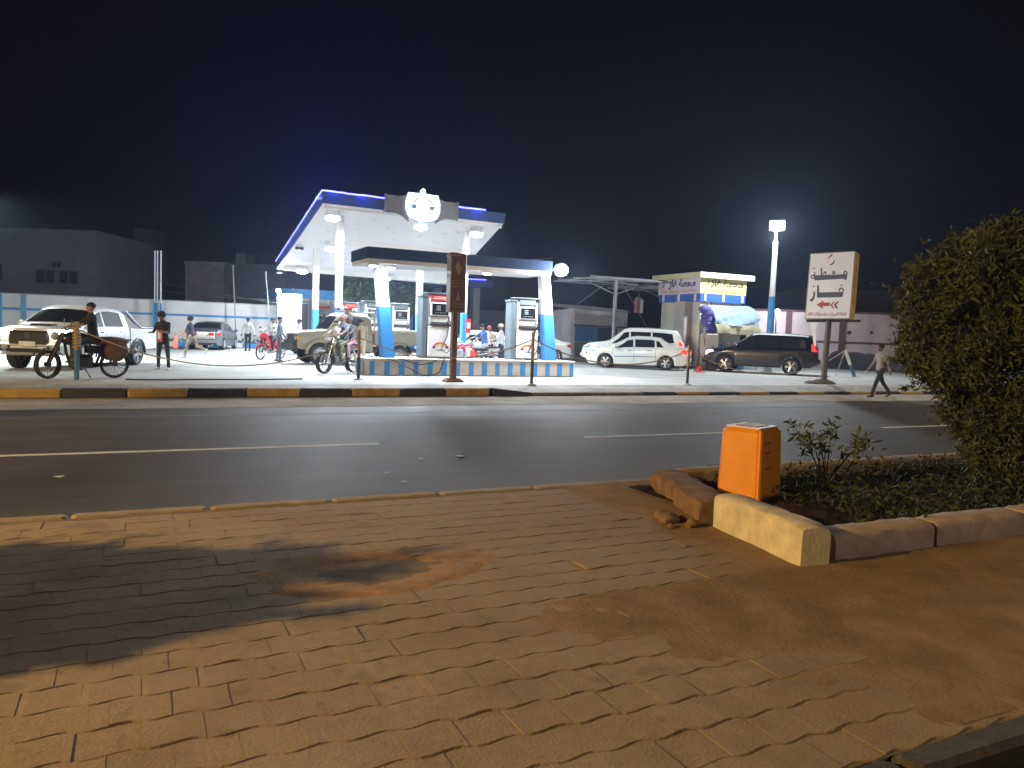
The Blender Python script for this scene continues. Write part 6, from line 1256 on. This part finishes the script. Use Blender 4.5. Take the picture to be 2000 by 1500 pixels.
    for sg in (-1, 1): add(hc + sd_ * (sg * .082) + hd * .012, .013, hc + sd_ * (sg * .086) - hd * .022, .010, 0, (.6, 1.2))
    mb = MB()
    for (p0, r0, p1, r1, tg, sc) in prims: cone_mesh(mb, p0, r0, p1, r1, sc, 12, sd_ if tg == 0 and r0 > .05 else X)
    me0 = mb.mesh('person_raw', mats); ob = bpy.data.objects.new('raw', me0); COL.objects.link(ob)
    md = ob.modifiers.new('r', 'REMESH'); md.mode = 'VOXEL'; md.voxel_size = .0115; md.use_smooth_shade = True
    sm = ob.modifiers.new('s', 'SMOOTH'); sm.factor = .5; sm.iterations = 2
    me = bpy.data.meshes.new_from_object(ob.evaluated_get(bpy.context.evaluated_depsgraph_get())); bpy.data.objects.remove(ob); bpy.data.meshes.remove(me0)
    n = len(me.polygons); C = np.empty(n * 3, np.float32); me.polygons.foreach_get('center', C); C = C.reshape(-1, 3); best = np.full(n, 9.0); idx = np.zeros(n, np.int32)
    for (p0, r0, p1, r1, tg, sc) in prims:
        a = np.array(p0); d = np.array(p1) - a; tt_ = np.clip(((C - a) @ d) / max(1e-9, d @ d), 0, 1); dist = np.linalg.norm(C - a - tt_[:, None] * d, axis=1) / ((r0 + (r1 - r0) * tt_) * max(1.0, .5 * (sc[0] + sc[1])) + .004)
        w = dist < best; best[w] = dist[w]; idx[w] = tg
    me.materials.clear(); [me.materials.append(m) for m in mats]; me.polygons.foreach_set('material_index', idx); me.polygons.foreach_set('use_smooth', np.ones(n, bool))
    o = link(bpy.data.objects.new('person', me)); o.location = loc; o.rotation_euler = (0, 0, face - math.pi / 2); o.scale = (s, s, s); tag(o, label, 'person', group)
    if cap:
        part('cap', cap, o, lambda mb: (mb.ball(hc + hd * .045 - f * .012, (.098, .105, .085), 14, 8, rot=Matrix((sd_, f, hd)).transposed()), mb.prism([(-.06, .06), (.06, .06), (.05, .16), (-.05, .16)], Matrix.Translation(hc + hd * .05) @ Matrix((sd_, f, hd)).transposed().to_4x4(), .01)), 60)
    elif hair != 'none':
        rad = (.089, .100, .080) if hair == 'short' else (.120, .124, .110); up = .042 if hair == 'short' else .05; bk = .022 if hair == 'short' else .035
        random.seed(len(label)); part('hair', HAIR, o, lambda mb: mb.ball(hc + hd * up - f * bk, rad, 16, 12, rot=Matrix((sd_, f, hd)).transposed(), noise=.05 if hair == 'short' else .09), 80)
    part('eye', EYEW, o, lambda mb: [mb.ball(hc + f * .074 + sd_ * (sg * .031) + hd * .012, .009, 6, 4) for sg in (-1, 1)]); o['_h'] = 1; return o, (O, sh, hc, hd, f)
def W_(dx, dy): return math.atan2(dy, dx)
toCam = HEAD + math.pi; leftF = HEAD + math.pi / 2; rightF = HEAD - math.pi / 2
blackT = pmat('black_cotton', (.02, .021, .025)); darkJ = pmat('dark_trousers', (.03, .03, .035)); whiteT = pmat('white_cotton', (.5, .51, .52)); greyJ = pmat('grey_denim_jacket', (.09, .115, .145)); camo = mat('mottled_trousers', (.32, .26, .2), .9, var=0, col2=(.10, .075, .055), scale=22, thr=(.4, .6)); navyT = pmat('dark_navy_cotton', (.025, .03, .05)); khaki = pmat('khaki_cloth', (.22, .19, .125)); pinkC = pmat('pink_cloth', (.6, .32, .36)); greyC = pmat('grey_cloth', (.13, .13, .14)); whShoe = pmat('pale_shoes', (.55, .54, .5)); blueT = pmat('blue_cotton', (.08, .18, .55)); brownT = pmat('brown_cotton', (.17, .11, .085)); greenP = mat('camouflage_trousers', (.12, .14, .10), .9, var=0, col2=(.30, .31, .24), scale=24, thr=(.42, .58)); plum = pmat('plum_shirt', (.30, .25, .24))
redBag = mat('red_carrier_bag', (.62, .10, .07), .5, var=.15)
person('man in a black t-shirt with bushy hair looking down at his hands', G(319, 722), toCam - .15, blackT, darkJ, 1.68, .05, (.0, .05, .13), (.04, .08, .13), (.35, .25, 1.25), (.35, .25, 1.15), head=(.35, 0), hair='afro', shoes=whShoe)
o, _ = person('man in a dark shirt running with a red bag', G(374, 699), leftF, navyT, camo, 1.66, .14, (.38, .18, .03), (-.45, .75, .03), (.35, .1, .6), (.5, .1, .8), hair='afro', skin=SKIN2, shoes=whShoe)
person('man in a white sweatshirt and dark cap seen from behind', G(484, 686), HEAD - .1, whiteT, blackT, 1.72, .0, (.04, .05, .05), (-.04, .05, .05), (-.1, .42, .15), (-.05, .42, .15), sleeve='long', cap=blackT)
person('man in a grey jacket standing between the red motorcycle and the beige pickup', G(545, 706), rightF + .15, greyJ, pmat('stonewashed_jeans', (.08, .09, .11)), 1.74, .04, (.05, .05, .05), (-.05, .08, .05), (.2, .15, .4), (.1, .2, .3), sleeve='long', skin=SKIN2)
person('man in a white t-shirt standing beyond the beige pickup bonnet', GD(585, 33.5), leftF + .3, whiteT, darkJ, 1.72, .06, aL=(.3, .1, .6), aR=(.4, .1, .7))
def on_bike(B, back, label, top, legs, sc=1.0, **k):
    (l, a) = B; l = Vector(l); fw = Vector((math.cos(a), math.sin(a), 0)); d = dict(L=(1.25, 1.30, .22), Rr=(1.25, 1.30, .22), aL=(.95, .22, .25), aR=(.95, .22, .25), sit=.86 * sc + .06, lean=.16); d.update(k)
    return person(label, l - fw * back * sc, a, top, legs, **d)
on_bike(B1, .22, 'rider in a black shirt sitting on the dark motorcycle', blackT, darkJ, 1.1, H=1.74, skin=SKIN2, lean=.08, head=(0, .2))
on_bike(B3, .2, 'rider in a white top with a strap on the red motorcycle', whiteT, darkJ, 1.05, H=1.62, sleeve='long', head=(.1, -.5))
scarf = mat('red_white_scarf', (.75, .68, .66), .9, var=0, col2=(.5, .05, .06), scale=26, thr=(.45, .55))
on_bike(B2, -.14, 'boy in a pale shirt at the front of the grey green motorcycle', pmat('pale_shirt', (.6, .6, .62)), greenP, 1.12, H=1.3, skin=SKIN2, lean=.05, aL=(.8, .2, .5), aR=(.8, .2, .5))
o, q = on_bike(B2, .22, 'rider with a red and white head scarf on the grey green motorcycle', pmat('striped_grey_shirt', (.22, .23, .26)), greenP, 1.12, H=1.74, skin=SKIN2, lean=.05, cap=scarf, head=(0, .3))
on_bike(B2, .52, 'passenger in grey with a pink wrap on the grey green motorcycle', greyC, pinkC, 1.12, H=1.62, lean=.1, cap=greyC)
person('man in khaki leaning at the door of the beige pickup', GD(703, 26.3), HEAD + .3, khaki, pmat('tan_trousers', (.34, .28, .22)), 1.74, .12, (.1, .1, .04), (-.1, .12, .04), (.9, .2, .4), (.9, .2, .3), sleeve='long')
on_bike(B4, .2, 'rider in a blue shirt sitting on the silver motorcycle', blueT, pmat('pale_jeans', (.5, .55, .58)), 1.05, H=1.68, skin=SKIN2, head=(.2, .3))
person('man in a white shirt and pale cap standing beside the pump', GD(977, 29.0), leftF - .2, whiteT, navyT, 1.76, .03, aL=(.2, .1, .3), aR=(.7, .15, .5), cap=pmat('pale_cap', (.55, .5, .45)), sleeve='long')
person('man in a tan shirt and red cap behind the silver motorcycle', GD(954, 33.0), toCam, pmat('tan_shirt', (.5, .42, .32)), darkJ, 1.68, cap=pmat('red_cap', (.42, .03, .06)))
person('attendant in brown bending at the fuel filler of the dark off-roader', G(1367, 721), rightF + .35, brownT, darkJ, 1.72, .42, (.15, .15, .08), (-.1, .2, .08), (.75, .1, .2), (.6, .1, .25), head=(.1, 0))
person('man in a plum shirt walking along the road edge below the sign', G(1716, 776, -.2) + Vector((0, 0, 0)), leftF + .1, plum, blackT, 1.74, .04, (.42, .10, .02), (-.40, .28, .02), (-.45, .1, .15), (.35, .1, .3), sleeve='long', shoes=pmat('black_shoes', (.02, .02, .02)))
for ob in [x for x in bpy.data.objects if x.name.startswith('person')]:
    if 'road edge' in ob['label']: ob.location.z = -.2
    if '_h' in ob: del ob['_h']

# ------------------------------------------------------------------ things carried
def bag(c, w, h, label, m=redBag):
    t = empty('carrier_bag', c, random.random(), label=label, cat='bag')
    random.seed(5); part('pouch', m, t, lambda mb: mb.add([(sx * w * f, sy * w * .5 * f, z * h) for (z, f) in ((-1, .30), (-.97, .46), (-.6, .50), (-.3, .34), (-.12, .14), (-.05, .10)) for (sx, sy) in ((-1, -.4), (-.4, -.62), (.5, -.5), (1, .1), (.5, .55), (-.5, .6))], [tuple(range(5, -1, -1))] + [(r_ * 6 + k, r_ * 6 + (k + 1) % 6, r_ * 6 + 6 + (k + 1) % 6, r_ * 6 + 6 + k) for r_ in range(5) for k in range(6)]), 50); part('handle', m, t, lambda mb: [mb.tube([(s * w * .2, 0, -h * .2), (s * w * .08, 0, .0), (0, 0, .04)], .008, 5) for s in (1, -1)])
p = D(343, 682, 29.4); bag((p.x, p.y, .92), .38, .55, 'red carrier bag held by the running man')
p = D(312, 660, 21.95); t = empty('snack_packet', (p.x, p.y, .98), toCam - math.pi / 2, label='red and white packet held by the man in black', cat='packet'); part('pack', redBag, t, lambda mb: mb.box((0, 0, 0), (.15, .06, .34), bev=.025)); part('print', WHITE, t, lambda mb: mb.box((0, .031, .02), (.08, .008, .2))); part('print', WHITE, t, lambda mb: mb.box((0, -.031, .02), (.08, .008, .2)))
p = G(1365, 727); t = empty('traffic_cone', (p.x, p.y, 0), label='red cone on the ground beside the attendant', cat='cone'); part('base', RED, t, lambda mb: mb.box((0, 0, .02), (.38, .38, .04), bev=.01)); part('body', RED, t, lambda mb: mb.lathe([(.15, .04), (.06, .26), (.03, .28), (0, .28)], seg=14), 40)
for k, (u, dep, hgt, mm, lb) in enumerate(((915, 24.4, .34, mat('clear_jerrycan', (.55, .57, .6), .4, var=.1), 'white plastic jerrycan on the striped island'), (921, 24.6, .3, redp, 'red plastic jerrycan on the striped island'), (899, 24.2, .3, mat('grey_jerrycan', (.25, .28, .33), .4), 'grey plastic jerrycan on the striped island'))):
    x = top_at(u, 690, 0, 23.1); t = empty('jerrycan', (x, 23.1, IH + .037), .4 * k, label=lb, cat='jerrycan'); part('body', mm, t, lambda mb: mb.box((0, 0, hgt / 2), (.2, .14, hgt), bev=.03), 40); part('handle', mm, t, lambda mb: mb.tube([(-.06, 0, hgt - .01), (-.05, 0, hgt + .05), (.04, 0, hgt + .05), (.05, 0, hgt - .01)], .014, 6)); part('cap', BLACK, t, lambda mb: mb.lathe([(.03, hgt), (.03, hgt + .04), (0, hgt + .04)], seg=10, c=(.08, 0, -.005)))

# ------------------------------------------------------------------ barrier posts and rope
postB = mat('blue_post_paint', (.05, .13, .22), .6, var=.25); wrap = mat('tan_rope', (.38, .28, .17), .9, var=.3, scale=30, bump=.5); dkpost = mat('dark_post', (.05, .055, .07), .6, var=.25); tanp = mat('tan_post_paint', (.30, .23, .15), .7, var=.25)
tops = []
for (u, v, vt, r_, style, lb) in ((150, 742, 628, .055, 'wrap', 'blue barrier post wrapped in tan rope beside the dark motorcycle'), (700, 742, 645, .045, 'tan', 'tan topped barrier post beside the riders'), (1038, 752, 648, .045, 'tan', 'tan topped barrier post before the pump'), (1342, 752, 674, .045, 'tan', 'short barrier post behind which the white sedan queues')):
    p = G(u, v); h = (D(u, vt, proj(p)[2])).z; t = empty('barrier_post', (p.x, p.y, 0), label=lb, cat='post')
    cut = h * .46 if style == 'tan' else h * .52
    part('lower_shaft', postB if style == 'wrap' else dkpost, t, lambda mb: mb.tube([(0, 0, 0), (0, 0, cut)], r_, 10), 40); part('upper_shaft', wrap if style == 'wrap' else tanp, t, lambda mb: mb.tube([(0, 0, cut), (0, 0, h)], r_ * .98, 10), 40)
    if style == 'wrap': part('rope_coil', wrap, t, lambda mb: mb.tube([(.075 * math.cos(k * .7), .075 * math.sin(k * .7), cut + .02 + (h - cut - .1) * k / 70) for k in range(70)], .022, 6), 60)
    else: part('foot', CONC, t, lambda mb: mb.ball((0, 0, 0), (.14, .12, .05), 10, 6, noise=.1))
    tops.append(Vector((p.x, p.y, h * .86)))
p5, q5 = G(1669, 736), D(1651, 684, proj(G(1669, 736))[2]); t = empty('barrier_post', (p5.x, p5.y, 0), label='leaning white barrier post holding the rope beyond the gas sign', cat='post')
part('shaft', WHITE, t, lambda mb: mb.tube([(0, 0, 0), Vector((q5.x - p5.x, q5.y - p5.y, q5.z))], .07, 8)); part('painted_base', postB, t, lambda mb: mb.tube([(0, 0, 0), Vector((q5.x - p5.x, q5.y - p5.y, q5.z)) * .45], .076, 8)); part('strut', STEEL, t, lambda mb: mb.tube([Vector((q5.x - p5.x, q5.y - p5.y, q5.z)), (-.9, .25, 0)], .02, 5))
sgp = Vector((sp_.x, sp_.y - .02, .95))
def rope(a, b, sag, label, r=.018, n=24):
    P = [lerpv(a, b, k / n) - Vector((0, 0, sag * 4 * (k / n) * (1 - k / n))) for k in range(n + 1)]; tag(part('barrier_rope', wrap, None, lambda mb: mb.tube(P, r, 6), 60), label, 'rope')
rope(tops[0] + Vector((.05, 0, 0)), tops[1], .80, 'sagging rope from the wrapped post to the tan post beside the riders'); rope(tops[1], tops[2], .55, 'sagging rope crossing in front of the striped island'); rope(tops[2], tops[3], .55, 'sagging rope crossing in front of the white sedan'); rope(tops[3], Vector((q5.x, q5.y, q5.z)), .9, 'sagging rope crossing in front of the dark off-roader')
P = [G(u, v, .015) for u, v in ((245, 741), (320, 742), (400, 741), (500, 741.5), (590, 740))]; tag(part('ground_cable', BLACK, None, lambda mb: mb.tube(P, .02, 6)), 'black cable lying along the footpath', 'cable')
# ------------------------------------------------------------------ overhead wires behind the wall
for (u0, v0, u1, v1, dep0, dep1, lb) in ((185, 520, 545, 592, 50, 43, 'thin overhead wire running from the rendered house past the flag poles'), (190, 548, 520, 585, 50, 43, 'lower overhead wire running behind the boundary wall'), (905, 492, 1080, 503, 30, 33, 'thin wire running from the canopy towards the shade frames')):
    rope_a, rope_b = D(u0, v0, dep0), D(u1, v1, dep1); n = 20
    tag(part('overhead_wire', STEEL, None, lambda mb: mb.tube([lerpv(rope_a, rope_b, k / n) - Vector((0, 0, .8 * (k / n) * (1 - k / n))) for k in range(n + 1)], .012, 4)), lb, 'wire')
# ------------------------------------------------------------------ litter
lw = mat('white_litter', (.6, .6, .58), .7); lr = mat('red_litter', (.5, .06, .06), .6); lbn = mat('brown_litter', (.2, .15, .1), .8)
LIT = [(760, 790, lr, .22, 'flattened red packet lying in the gutter'), (1048, 778, lw, .24, 'crumpled white paper in the gutter near the dropped kerb'), (1168, 771, lw, .2, 'white plastic scrap by the low kerb'), (900, 891, lw, .22, 'white paper scrap in the nearer lane'), (822, 897, lw, .14, 'small white scrap beside the paper in the nearer lane'), (757, 924, lw, .12, 'tiny white scrap near the median edge'), (790, 941, lw, .12, 'tiny pale scrap close to the median kerb'), (115, 931, lw, .2, 'white scrap on the shaded part of the nearer lane'), (622, 780, lw, .2, 'pale crumpled bag in the gutter under the riders'), (352, 770, lbn, .3, 'brown cardboard scrap in the gutter by the yellow kerb block'), (1435, 772, lw, .22, 'white scrap by the low kerb under the dark off-roader'), (1690, 776, lw, .2, 'white scrap by the kerb near the walking man'), (640, 741, DARKM, .16, 'dark scrap on the footpath beside the barrier post')]
for k, (u, v, m, s_, lb) in enumerate(LIT):
    z = -.19 if v > 760 else .01; p = G(u, v, z); random.seed(k); mb = MB(); n = 9; s_ *= .6; V = [(0, 0, .010)]
    for i in range(n): a = i * 2 * math.pi / n; V.append((s_ * random.uniform(.35, .6) * math.cos(a), s_ * random.uniform(.25, .45) * math.sin(a), random.uniform(.0, .012)))
    mb.add(V, [(0, 1 + i, 1 + (i + 1) % n) for i in range(n)]); o = mb.build('litter', m); o.location = (p.x, p.y, z); o.modifiers.new('thickness', 'SOLIDIFY').thickness = .004; tag(o, lb, 'litter', 'litter on the road and footpath')
# stones by the broken kerb
for k, (u, v, s_) in enumerate(((1290, 1010, .06), (1305, 1022, .09), (1330, 1018, .05), (1352, 1030, .07), (1310, 1032, .04))):
    p = G(u, v, MZ); random.seed(40 + k); o = part('stone', brownk, None, lambda mb: mb.ball((0, 0, s_ * .4), (s_, s_ * .8, s_ * .6), 8, 6, noise=.18), 50); o.location = (p.x, p.y, MZ); tag(o, 'loose stone beside the dirt caked kerb block', 'stone', 'loose stones beside the broken kerb')
# ================================================================== thin bluish air volume added to give the lamps a glow
hz = bpy.data.materials.new('added_glow_air'); hz.use_nodes = True; _N = hz.node_tree.nodes; _N.remove(_N['Principled BSDF'])
pv = _N.new('ShaderNodeVolumePrincipled'); pv.inputs['Density'].default_value = .0009; pv.inputs['Color'].default_value = (.55, .66, 1, 1); pv.inputs['Anisotropy'].default_value = .55
hz.node_tree.links.new(pv.outputs[0], _N['Material Output'].inputs['Volume'])
o = MB().box((20, 40, 11), (420, 300, 26)).build('added_glow_haze', hz); o['kind'] = 'stuff'
